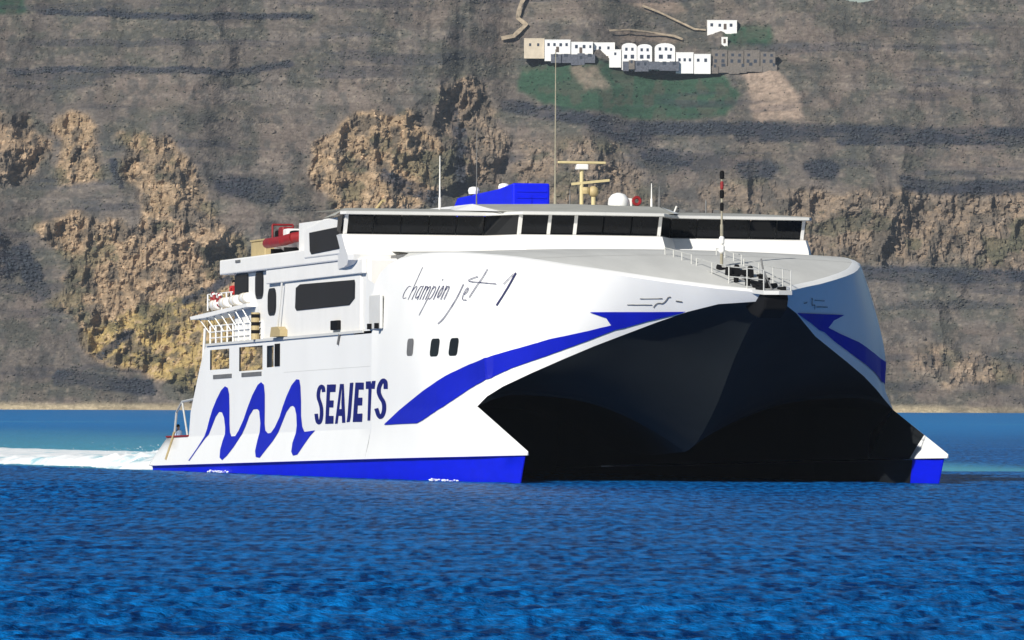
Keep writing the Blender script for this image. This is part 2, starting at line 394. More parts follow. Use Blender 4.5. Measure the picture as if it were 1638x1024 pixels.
# aerated water of the wake, and an older wake line far behind
rel=np.stack([SX-STERN[0],SY-STERN[1]],-1); sb=rel@BACK; lat=rel@SIDE
edge=(fbm(SX*.05,SY*.02,42,4)-.5)*10
aer=sstep(-6,6,sb)*sstep(-16,-12,lat+edge*.2)*(1-sstep(34+sb*.10,58+sb*.15,lat+edge))*np.clip(1.05-sb/800,0,1)
old=(1-sstep(6,22,np.abs(SY-1620-(SX*.12)+(fbm(SX*.02,SY*.0,43,3)-.5)*50)))*(.25+.6*sstep(.42,.62,fbm(SX*.03,SY*.004,44,3)))
foamc=np.clip(np.maximum(aer*.9,old*.5),0,1)
far_light=sstep(650,1500,SY)  # distant water colour brightened to replace light its flat surface misses
Vs=np.stack([SX,SY,SZ*(1-.4*aer)],-1).reshape(-1,3)
wm=bpy.data.materials.new('sea_water'); wm.use_nodes=True
N=wm.node_tree.nodes; L=wm.node_tree.links; b=N['Principled BSDF']
b.inputs['Roughness'].default_value=.28; b.inputs['IOR'].default_value=1.333; b.inputs['Specular IOR Level'].default_value=.014
at=N.new('ShaderNodeAttribute'); at.attribute_name='aerated'
tc=N.new('ShaderNodeTexCoord')
nz=N.new('ShaderNodeTexNoise'); nz.inputs['Scale'].default_value=.12; nz.inputs['Detail'].default_value=5; L.new(tc.outputs['Object'],nz.inputs['Vector'])
cr=N.new('ShaderNodeValToRGB'); cr.color_ramp.elements[0].position=.41; cr.color_ramp.elements[1].position=.60
cr.color_ramp.elements[0].color=(.001,.025,.115,1); cr.color_ramp.elements[1].color=(.003,.150,.47,1)  # streaks put the light and dark of ripples into the water colour
smp=N.new('ShaderNodeMapping'); smp.inputs['Rotation'].default_value=(0,0,radians(-7)); smp.inputs['Scale'].default_value=(2.6,.21,1); L.new(tc.outputs['Object'],smp.inputs['Vector'])
snz=N.new('ShaderNodeTexNoise'); snz.inputs['Scale'].default_value=1.0; snz.inputs['Detail'].default_value=4; snz.inputs['Roughness'].default_value=.55; L.new(smp.outputs[0],snz.inputs['Vector'])
sad=N.new('ShaderNodeMath'); sad.operation='MULTIPLY_ADD'; sad.inputs[1].default_value=.25; L.new(nz.outputs[0],sad.inputs[0])
sml=N.new('ShaderNodeMath'); sml.operation='MULTIPLY'; sml.inputs[1].default_value=.75; L.new(snz.outputs[0],sml.inputs[0]); L.new(sml.outputs[0],sad.inputs[2]); L.new(sad.outputs[0],cr.inputs[0])
mx=N.new('ShaderNodeMix'); mx.data_type='RGBA'; mx.inputs['B'].default_value=(.10,.40,.50,1); at2=N.new('ShaderNodeAttribute'); at2.attribute_name='far_light'; mx0=N.new('ShaderNodeMix'); mx0.data_type='RGBA'; mx0.inputs['B'].default_value=(.003,.165,.44,1); L.new(at2.outputs['Fac'],mx0.inputs['Factor']); L.new(cr.outputs[0],mx0.inputs['A'])
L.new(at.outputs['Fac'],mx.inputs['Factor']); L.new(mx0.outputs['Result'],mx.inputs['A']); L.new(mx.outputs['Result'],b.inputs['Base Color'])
mp=N.new('ShaderNodeMapping'); mp.inputs['Rotation'].default_value=(0,0,radians(28)); mp.inputs['Scale'].default_value=(1,1.9,1); L.new(tc.outputs['Object'],mp.inputs['Vector'])
n2=N.new('ShaderNodeTexNoise'); n2.inputs['Scale'].default_value=2.2; n2.inputs['Detail'].default_value=6; n2.inputs['Roughness'].default_value=.62; L.new(mp.outputs[0],n2.inputs['Vector'])
bp=N.new('ShaderNodeBump'); bp.inputs['Strength'].default_value=1; bp.inputs['Distance'].default_value=.22; L.new(n2.outputs[0],bp.inputs['Height']); L.new(bp.outputs[0],b.inputs['Normal'])
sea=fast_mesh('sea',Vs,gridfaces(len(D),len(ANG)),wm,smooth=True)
set_attr(sea,'aerated',foamc.ravel(),'FLOAT'); set_attr(sea,'far_light',far_light.ravel(),'FLOAT')
tag(sea,'rippled deep blue sea in front of the hillside','sea',kind='structure')

# white churned wake behind the stern
ss=np.concatenate([np.linspace(-3,60,190),60+np.cumsum(np.linspace(.5,7,150))]); ll=np.linspace(-1,1,150)
S_,L_=np.meshgrid(ss,ll,indexing='ij')
half=13.2+np.clip(S_,0,999)*.018
WX=STERN[0]+S_*BACK[0]+L_*half*SIDE[0]; WY=STERN[1]+S_*BACK[1]+L_*half*SIDE[1]
jet=np.exp(-((np.abs(L_*half)-9)/5.0)**2)
fade=np.exp(-np.clip(S_,0,None)/70)
hh=(.05+.35*jet*fade*sstep(-1,12,S_)+.14*jet)*(.45+1.1*fbm(WX*.5,WY*.35,51,5))+.22*fade*(fbm(WX*1.6,WY*1.1,52,3)-.5)
plume=np.exp(-((S_-15)/10.)**2)*jet*.8*(fbm(WX*.6,WY*.4,53,4)*.6+.5*fbm(WX*2.2,WY*1.4,55,3)-.1)
edge_=1-sstep(.78,1.0,np.abs(L_)+.5*(fbm(WX*.25,WY*.12,54,4)-.5)); cut=sstep(-3,0,S_)
end=1-sstep(300,520,S_)
WZ=(hh+plume)*edge_*cut*end+.16*edge_*cut-.25*(1-edge_*cut)
fm=bpy.data.materials.new('wake_foam'); fm.use_nodes=True
N=fm.node_tree.nodes; L=fm.node_tree.links; b=N['Principled BSDF']; b.inputs['Roughness'].default_value=.7
tc=N.new('ShaderNodeTexCoord'); nz=N.new('ShaderNodeTexNoise'); nz.inputs['Scale'].default_value=.35; nz.inputs['Detail'].default_value=8; nz.inputs['Roughness'].default_value=.65; L.new(tc.outputs['Object'],nz.inputs['Vector'])
cr=N.new('ShaderNodeValToRGB'); cr.color_ramp.elements[0].position=.34; cr.color_ramp.elements[1].position=.50; cr.color_ramp.elements[0].color=(.30,.55,.62,1); cr.color_ramp.elements[1].color=(.86,.88,.88,1)
L.new(nz.outputs[0],cr.inputs[0]); L.new(cr.outputs[0],b.inputs['Base Color'])
wake=fast_mesh('wake_foam',np.stack([WX,WY,WZ],-1).reshape(-1,3),gridfaces(len(ss),len(ll)),fm,smooth=True)
tag(wake,'white churned wake foam trailing behind the stern','foam',kind='stuff')
# spray thrown up behind the water jets, and flecks of foam along the starboard waterline
NS=5000
s1=RNG.gamma(2.0,4.5,NS); sgn=np.where(RNG.random(NS)<.5,-1,1); l1=sgn*9+RNG.normal(size=NS)*2.6
z1=RNG.random(NS)**2.2*1.5*np.exp(-((s1-10)/9)**2)+.1
pc=np.stack([STERN[0]+s1*BACK[0]+l1*SIDE[0],STERN[1]+s1*BACK[1]+l1*SIDE[1],z1],-1)
fwm=bpy.data.materials.new('spray'); fwm.use_nodes=True; b=fwm.node_tree.nodes['Principled BSDF']; b.inputs['Base Color'].default_value=(.86,.88,.89,1); b.inputs['Roughness'].default_value=.8
spray=blobs('spray',pc,.008+.02*RNG.random(NS)**2,fwm,np.ones((NS,3)),flat=1)
tag(spray,'white spray thrown up just behind the stern','spray',kind='stuff')
NF=900
xf=-78+RNG.random(NF)*76; yo=-12.75+np.clip((xf+12)/12,0,1)*1.4-np.abs(RNG.normal(size=NF))*.18
pw=np.array([T0+RYAW@np.array([a,c,0]) for a,c in zip(xf,yo)]); gate=fbm(xf*.16,xf*0,61,4)
keep=(gate>.58); pw[:,2]=.02+.10*RNG.random(NF)
fl=blobs('waterline_foam',pw[keep],(.025+.06*RNG.random(NF)**2)[keep],fwm,np.ones((keep.sum(),3)),flat=.6)
tag(fl,'flecks of white foam along the waterline of the near hull','foam',kind='stuff')
# ------------------------------------------------------------------ village on the hill
M_wash=mat('whitewash',(.80,.79,.76),.8,var=.10,scale=.6); M_cream=mat('cream_plaster',(.62,.53,.40),.85,var=.2,scale=.5)
M_stone=mat('field_stone',(.20,.175,.15),.9,var=.45,scale=1.5,bump=.06); M_dstone=mat('dark_stone',(.13,.14,.17),.9,var=.5,scale=1.4,bump=.08)
M_hwin=mat('house_window',(.045,.055,.075),.2,var=.3,scale=2); M_shut=mat('blue_shutter',(.05,.10,.25),.6,var=.2,scale=3); M_wood=mat('door_wood',(.10,.07,.05),.7,var=.3,scale=3)
def house(label,x0,x1,zb,zt,m,wins,doors=(),top='parapet',depth=7.,fy=None,group='village houses'):
    fy=fy if fy is not None else hill_front(x0,x1,zb,zb+1.5)-1.2
    cx=(x0+x1)/2
    r=empty('village_house',(cx,fy,zb)); tag(r,label,'house',group)
    w=(x1-x0)/2-.03; h=zt-zb
    if top=='vault':
        pr=[(-w,-3.5),(w,-3.5),(w,h-w*.45)]+[(w*cos(a),h-w*.45+w*.45*sin(a)) for a in np.linspace(.15,pi-.15,9)]+[(-w,h-w*.45)]
        obj('wall',MB().prism(pr,0,depth),m,r)
    else:
        obj('wall',MB().box(-w,w,0,depth,-3.5,h-.35),m,r)
        p=MB(); p.box(-w-.05,w+.05,-.06,.25,h-.345,h); p.box(-w-.05,-w+.25,.255,depth,h-.345,h); p.box(w-.25,w+.05,.255,depth,h-.345,h); obj('parapet',p,m,r)
    for (wx_,wz_,ww,wh) in wins:
        ww*=.8; wh*=.8
        f=obj('window',MB().box(-w+wx_*2*w-ww/2-.07,-w+wx_*2*w+ww/2+.07,-.06,.0-.002,wz_-.07,wz_+wh+.07),M_shut if m is M_wash else M_dstone,r)
        obj('pane',MB().box(-w+wx_*2*w-ww/2,-w+wx_*2*w+ww/2,-.09,-.062,wz_,wz_+wh),M_hwin,f)
    for (wx_,ww,wh) in doors:
        f=obj('door',MB().box(-w+wx_*2*w-ww/2,-w+wx_*2*w+ww/2,-.10,-.002,-.1,wh),M_wood,r)
    return r,fy
ya=hill_front(4,76,133,137)-1.0
house('cream flat roofed house at the left end of the hillside village',4.2,12.0,138.2,142.4,M_cream,[(.3,1.3,.9,1.2),(.7,1.3,.9,1.2)],fy=ya+1)
house('long white flat roofed house second from the left in the village',12.1,22,137.2,141.9,M_wash,[(.15,2.3,1.,1.3),(.38,2.3,1.,1.3),(.62,2.2,1.1,1.4),(.85,2.3,1.,1.3)],[(.5,1.1,2.0)],fy=ya)
house('white house third from the left, stepped a little lower than its neighbour',22.1,30.6,136.9,141.1,M_wash,[(.25,1.8,1.2,1.5),(.6,1.8,1.2,1.5),(.88,1.9,.8,1.2)],[(.45,1.1,2.1)],fy=ya+.6)
house('set back white house above the gap in the middle of the village',30.8,39,136.2,141,M_wash,[(.3,2.2,1.,1.3),(.7,2.2,1.,1.3)],fy=ya+3)
house('small low white annex in the middle of the village row',36.8,41.4,134.8,138.2,M_wash,[(.5,1.3,.9,1.1)],fy=ya-.8)
house('white vaulted house, left one of the two joined vaults',41.6,47.4,133.9,140.7,M_wash,[(.3,3.9,1.,1.3),(.7,3.9,1.,1.3),(.25,.9,1.3,1.7),(.7,.9,1.5,1.7)],[],'vault',fy=ya-.3)
house('white vaulted house, right one of the two joined vaults',47.5,53.2,133.9,140.3,M_wash,[(.3,3.7,1.,1.3),(.7,3.7,1.,1.3),(.3,.9,1.5,1.7),(.75,.9,1.3,1.7)],[],'vault',fy=ya)
house('tall white vaulted house standing alone right of the joined pair',54.2,62,133.9,140.7,M_wash,[(.25,4.0,1.1,1.4),(.55,4.0,1.1,1.4),(.8,3.9,.9,1.2),(.3,.9,1.8,1.8),(.72,.9,1.8,1.8)],[],'vault',fy=ya-.4)
house('low white house with three dark windows below the tall vault',62.3,69,132.6,137.2,M_wash,[(.2,1.2,1.,1.3),(.5,1.2,1.,1.3),(.8,1.2,1.,1.3)],fy=ya-.9)
house('low white house at the right end of the white row',69.2,75.6,132.5,136.6,M_wash,[(.25,1.2,1.1,1.3),(.7,1.1,1.2,1.5)],fy=ya-.5)
for i,(a,c,t) in enumerate([(76,82,138.3),(82.2,88.2,138.0),(88.4,94.4,138.2),(94.6,100.4,137.6)]):
    house(['grey stone house next to the right end of the white row','second grey stone house from the white row','third grey stone house from the white row','grey stone house farthest right on the village terrace'][i],a,c,132.6,t,M_stone,[(.3,3.3,1.2,1.2),(.72,.8,1.4,1.5),(.25,.8,1.2,1.5)]+([(.75,3.2,1.2,1.2)] if i!=2 else []),fy=ya+.4*i+1,group='stone houses at the end of the village')
house('lone pale house standing higher up the slope above the village',74.9,86.4,147.4,150.9,M_wash,[(.15,1.1,1.2,1.4),(.42,1.,1.1,1.3),(.8,1.,1.2,1.4)],[(.6,1.1,2.1)],fy=hill_front(75,86,147,149)-1)
house('tiny white shed on the slope between village and lone house',80.2,82.6,141.7,144.0,M_wash,[],[(.5,.9,1.6)],depth=3,fy=hill_front(80,83,141,143)-.5)
def retaining(label,x0,x1,z0,z1,fy,m):
    r=empty('terrace_wall',((x0+x1)/2,fy,z0)); tag(r,label,'wall'); x=x0; k=0; rr=random.Random(int(x0*10))
    while x<x1-1:
        w=min(rr.uniform(2.2,4.2),x1-x); t=z1-rr.uniform(0,.9); b0=z0+rr.uniform(-.4,.6); dy=rr.uniform(-.35,.35)
        sg=obj('wall_bay',MB().box(x-(x0+x1)/2,x+w-(x0+x1)/2-.02,dy,dy+2.6,b0-z0-2.2,t-z0),m if rr.random()<.7 else M_stone,r)
        if rr.random()<.6: obj('opening',MB().box(x+w*.3-(x0+x1)/2,x+w*.68-(x0+x1)/2,dy-.03,dy-.002,b0-z0+.1,b0-z0+1.3),M_hwin,sg)
        x+=w; k+=1
retaining('dark stone terrace wall below the left white houses',14.5,31.5,134.6,137.0,ya-1.6,M_dstone)
retaining('dark stone terrace wall below the vaulted white houses',42,63.5,132.2,134.3,ya-2.0,M_dstone)
retaining('low grey terrace wall below the stone houses',76,101,131.6,132.8,ya-.3,M_stone)
# hill road and paths, laid over the ground
M_dirt=mat('pale_dirt_road',(.42,.34,.24),.95,var=.45,scale=.5)
def road(name,P,w,label):
    pts=[]
    for (x0,e0),(x1,e1) in zip(P[:-1],P[1:]):
        n=max(2,int(math.hypot(x1-x0,e1-e0)/.6))
        pts+=[(x0+(x1-x0)*t/n,e0+(e1-e0)*t/n) for t in range(n)]
    V_=[];F_=[]
    T=np.gradient(np.array(pts),axis=0); T/=np.linalg.norm(T,axis=1)[:,None]+1e-9
    for k,(x,e) in enumerate(pts):
        nx,ne=-T[k][1],T[k][0]
        for s_ in (-1,-.33,.33,1):
            xx=x+nx*s_*w/2*(1+.25*sin(k*.7)); ee=e+ne*s_*w/2
            V_.append([xx,min(hill_y(xx+r,ee+q) for q in (-.6,0,.6) for r in (-.6,0,.6))-.3,ee+.1])
    yy=np.array([v[1] for v in V_]).reshape(-1,4); yp=np.pad(yy,((3,3),(0,0)),mode='edge'); ym=np.min([yp[i:i+len(yy)] for i in range(7)],axis=0); yq=np.pad(ym,((3,3),(0,0)),mode='edge'); ym=np.mean([yq[i:i+len(yy)] for i in range(7)],axis=0).ravel()
    V_=[(v[0],y_,v[2]) for v,y_ in zip(V_,ym)]
    m=MB(); m.add(V_,[(k*4+j,k*4+j+1,k*4+j+5,k*4+j+4) for k in range(len(pts)-1) for j in range(3)])
    tag(obj(name,m,M_dirt,solid=.3),label,'road',kind='structure')
road('road',[(7,165),(4.5,160),(2.7,156),(1.8,151),(5.1,148.4),(0.3,143.8),(-5,142.6)],1.5,'pale dirt road winding down to the village')
road('path',[(37,146),(45,146.6),(53,146),(62,144.6),(66,143)],.6,'pale path above the village roofs')
road('path',[(50,157),(56,154.6),(65,150),(70,147.4),(75,147)],.6,'pale path leading to the lone house')
# ---- hull lines
LOW=[(5.7,.5,8.2),(2.7,1.8,8.12),(.9,2.9,7.76),(-1.1,4.0,7.24),(-3.01,5.13,6.66),(-4.45,6.4,6.06),(-5.74,7.72,5.39),(-7.07,9.04,4.69),(-8.5,10.2,4.0),(-9.2,10.85,3.5),(-9.3,11.35,2.98)]
TOP=[(6.6,.5,8.62),(3.3,2.15,8.9),(2.2,3.05,9.07),(1.0,4.2,9.27),(-.5,5.45,9.54),(-2.0,6.5,9.78),(-3.6,7.4,10.0),(-5.2,8.1,10.2),(-7.2,8.85,10.45),(-8.4,9.25,10.58),(-9.3,9.5,10.67)]
# aft stations X, topY, topZ, Y at z=2 (knuckle), chine Y
AFT=[(-9.3,9.5,10.67,11.72,12.0),(-11,9.9,10.8,11.95,12.25),(-13,10.3,10.93,12.1,12.4),(-15,10.75,11.05,12.25,12.5),(-17,11.2,11.13,12.4,12.62),(-19,11.6,11.16,12.5,12.72),(-21,11.9,11.15,12.56,12.8),(-23,12.1,11.05,12.6,12.88),(-24.6,12.28,10.8,12.6,12.92),(-25.8,12.42,10.4,12.6,12.94),(-26.6,12.54,9.8,12.6,12.95),(-27.0,12.6,9.0,12.6,12.95)]
CH=.35; KN=2.0
def shell_grid(nv=16):
    """outer white shell, starboard positive-Y version: list of columns (each nv+1 points), bow to aft"""
    cols=[]
    L=np.array(LOW);T=np.array(TOP)
    n=len(L)
    for k in np.linspace(0,n-1,3*(n-1)+1):
        i=min(int(k),n-2);f=k-i
        a=L[i]*(1-f)+L[i+1]*f; b=T[i]*(1-f)+T[i+1]*f
        c=[]
        for v in np.linspace(0,1,nv+1):
            p=a*(1-v)+b*v
            bul=(.06+.24*(k/(n-1))**2)*4*v*(1-v)*min(1,np.linalg.norm(b-a)/6)
            p=p+np.array([.25*(1-k/(n-1)),1,0])*bul
            p=p-np.array([0,1,0])*.34*np.exp(-((v-.16)/.14)**2)*max(0,(k-8)/2.)*(1-np.exp(-(v/.05)**2))
            c.append(p)
        cols.append(c)
    cols2=[]
    A=np.array(AFT)
    for k in np.linspace(0,len(A)-1,2*(len(A)-1)+1):
        i=min(int(k),len(A)-2);f=k-i
        x,ty,tz,yk,yc=A[i]*(1-f)+A[i+1]*f
        c=[np.array([x,yc,CH]),np.array([x,(yc+yk)/2-.02,(CH+KN)/2]),np.array([x,yk,KN])]
        # at ridge joint: must pass z=2.98 
        for v in np.linspace(0,1,nv+1):
            z=2.98+(tz-2.98)*v if tz>3 else tz
            y3=yk+(ty-yk)*((2.98-KN)/(tz-KN))
            w=max(0,1-(-9.3-x)/6.)
            y3=y3*(1-w)+11.35*w if w>0 else y3
            y=y3+(ty-y3)*v+.30*4*v*(1-v)*(1 if x>-18 else max(0,1-(-18-x)/8))-.34*np.exp(-((v-.16)/.14)**2)*max(0,1-(-9.3-x)/5.)*(1-np.exp(-(v/.05)**2))
            c.append(np.array([x,y,z]))
        cols2.append(c)
    return cols,cols2
PORTS=[(-20.04, -18.93, 5.79, 6.71), (-16.38, -15.25, 5.69, 6.64), (-14.05, -13.0, 5.69, 6.63)]
WAVE=[(-69.72,0.58),(-68.12,1.31),(-66.85,1.98),(-66.25,2.38),(-65.63,2.94),(-64.89,3.5),(-63.78,4.11),(-62.66,4.6),(-61.68,4.82),(-60.98,4.72),(-60.63,4.35),(-60.53,3.56),(-60.51,2.65),(-60.38,2.15),(-59.92,1.9),(-58.94,1.91),(-58.17,2.23),(-56.96,2.84),(-56,3.5),(-54.81,4.21),(-53.5,4.77),(-52.66,4.92),(-51.99,4.75),(-51.76,4.22),(-51.74,3.33),(-51.77,2.55),(-51.6,2.17),(-50.91,1.98),(-50.21,2.01),(-49.27,2.31),(-48.1,2.9),(-47.41,3.44),(-46.49,4.03),(-45.33,4.62),(-44.18,4.94),(-43.48,4.91),(-43.2,4.53),(-43.04,3.71),(-43.02,2.89),(-42.73,2.29),(-42.21,1.98),(-41.35,2),(-39.7,2.04),(-40.64,1.72),(-41.77,1.19),(-42.72,0.71),(-43.72,0.66),(-44.32,0.89),(-44.48,1.38),(-44.16,1.92),(-44.01,2.36),(-44.13,2.96),(-44.49,3.35),(-44.96,3.47),(-45.54,3.44),(-46.47,3.15),(-47.39,2.62),(-48.32,2.08),(-49.32,1.53),(-50.72,0.99),(-51.68,0.6),(-52.68,0.65),(-53.18,1.01),(-53.16,1.57),(-52.96,2.07),(-52.8,2.57),(-53.1,3.29),(-53.59,3.4),(-54.55,3.39),(-55.51,3.04),(-56.47,2.44),(-57.58,1.89),(-58.73,1.29),(-59.99,0.79),(-60.98,0.53),(-61.76,0.69),(-62.06,1.14),(-61.91,1.65),(-61.61,2.05),(-61.57,2.44),(-61.88,3.01),(-62.39,3.32),(-63.13,3.36),(-64,3.09),(-64.87,2.59),(-65.74,2.09),(-66.49,1.87),(-67.94,1.25),(-69.49,0.55)]
LETTERS=[[(-36.98,4.53),(-36.2,4.52),(-36.58,2.36),(-37.35,2.37)],
[(-36.2,4.53),(-34.92,4.51),(-35.04,4.1),(-36.27,4.11)],
[(-36.37,3.65),(-35.41,3.64),(-35.51,3.25),(-36.41,3.27)],
[(-36.49,2.8),(-35.43,2.79),(-35.45,2.37),(-36.56,2.37)],
[(-34,4.52),(-33.5,4.51),(-34.5,2.36),(-35.11,2.35)],
[(-33.5,4.51),(-33.13,4.51),(-32.74,2.39),(-33.47,2.38),(-33.66,3.51)],
[(-34.14,3.14),(-33.58,3.14),(-33.52,2.77),(-34.3,2.78)],
[(-31.72,4.54),(-30.96,4.55),(-31.53,2.67),(-31.75,2.42),(-32.43,2.41),(-32.21,2.83)],
[(-30.5,4.54),(-29.67,4.53),(-30.16,2.4),(-31.07,2.4)],
[(-29.67,4.53),(-28.62,4.51),(-28.64,4.13),(-29.76,4.15)],
[(-29.85,3.71),(-28.91,3.7),(-28.97,3.28),(-29.95,3.29)],
[(-30.05,2.84),(-28.89,2.84),(-28.96,2.39),(-30.16,2.4)],
[(-28.17,4.56),(-26.17,4.57),(-26.33,4.13),(-28.17,4.16)],
[(-27.57,4.15),(-26.9,4.14),(-27.16,2.44),(-27.76,2.44)]]
LETTER_STRIPS=[([(-37.34,4.14),(-37.35,4.16),(-37.36,4.19),(-37.39,4.25),(-37.42,4.33),(-37.5,4.41),(-37.66,4.48),(-37.93,4.53),(-38.28,4.55),(-38.61,4.53),(-38.85,4.48),(-39.02,4.42),(-39.16,4.35),(-39.26,4.26),(-39.33,4.18),(-39.38,4.08),(-39.4,3.98),(-39.37,3.88),(-39.31,3.78),(-39.19,3.69),(-39.05,3.6),(-38.94,3.52),(-38.84,3.44),(-38.76,3.37),(-38.69,3.3),(-38.65,3.22),(-38.62,3.13),(-38.61,3.03),(-38.61,2.93),(-38.64,2.83),(-38.69,2.74),(-38.75,2.66),(-38.84,2.59),(-38.91,2.55),(-38.93,2.54),(-38.83,2.55),(-38.75,2.54),(-38.77,2.55),(-38.84,2.59),(-38.91,2.67),(-38.97,2.78),(-39.02,2.87),(-39.05,2.93),(-39.06,2.96)],[(-38.15,4.13),(-38.15,4.15),(-38.17,4.19),(-38.19,4.25),(-38.22,4.31),(-38.26,4.35),(-38.28,4.37),(-38.26,4.36),(-38.22,4.36),(-38.18,4.36),(-38.21,4.35),(-38.29,4.32),(-38.39,4.27),(-38.47,4.21),(-38.53,4.13),(-38.57,4.06),(-38.58,3.97),(-38.57,3.89),(-38.51,3.81),(-38.42,3.74),(-38.29,3.65),(-38.17,3.57),(-38.06,3.48),(-37.97,3.4),(-37.9,3.32),(-37.84,3.23),(-37.81,3.13),(-37.8,3.02),(-37.8,2.91),(-37.83,2.8),(-37.88,2.7),(-37.96,2.6),(-38.07,2.51),(-38.22,2.44),(-38.45,2.38),(-38.83,2.35),(-39.23,2.39),(-39.48,2.46),(-39.62,2.55),(-39.72,2.65),(-39.78,2.77),(-39.83,2.86),(-39.86,2.92),(-39.87,2.95)]),
([(-23.56,4.09),(-23.57,4.11),(-23.57,4.16),(-23.58,4.24),(-23.59,4.34),(-23.64,4.44),(-23.75,4.53),(-23.95,4.6),(-24.29,4.66),(-24.69,4.67),(-25.01,4.63),(-25.24,4.57),(-25.44,4.49),(-25.61,4.41),(-25.74,4.33),(-25.84,4.23),(-25.91,4.13),(-25.93,4.03),(-25.89,3.92),(-25.79,3.82),(-25.65,3.73),(-25.49,3.64),(-25.32,3.56),(-25.13,3.49),(-24.96,3.43),(-24.85,3.37),(-24.77,3.3),(-24.71,3.21),(-24.69,3.11),(-24.7,3.02),(-24.74,2.93),(-24.8,2.86),(-24.9,2.78),(-24.99,2.73),(-25.06,2.71),(-25.06,2.71),(-24.95,2.71),(-24.9,2.7),(-24.99,2.73),(-25.12,2.81),(-25.27,2.92),(-25.39,3.01),(-25.47,3.07),(-25.5,3.1)],[(-24.45,4.1),(-24.45,4.13),(-24.46,4.18),(-24.46,4.25),(-24.47,4.35),(-24.51,4.41),(-24.55,4.45),(-24.57,4.46),(-24.52,4.45),(-24.42,4.45),(-24.43,4.45),(-24.53,4.42),(-24.67,4.37),(-24.79,4.31),(-24.9,4.24),(-24.98,4.17),(-25.03,4.09),(-25.04,4.02),(-25.02,3.95),(-24.95,3.88),(-24.83,3.8),(-24.7,3.73),(-24.56,3.66),(-24.4,3.6),(-24.21,3.53),(-24.03,3.43),(-23.91,3.33),(-23.84,3.22),(-23.82,3.1),(-23.83,2.99),(-23.87,2.88),(-23.95,2.78),(-24.07,2.68),(-24.22,2.61),(-24.43,2.54),(-24.72,2.5),(-25.16,2.49),(-25.53,2.56),(-25.76,2.64),(-25.94,2.74),(-26.1,2.87),(-26.22,2.96),(-26.29,3.02),(-26.33,3.05)])]
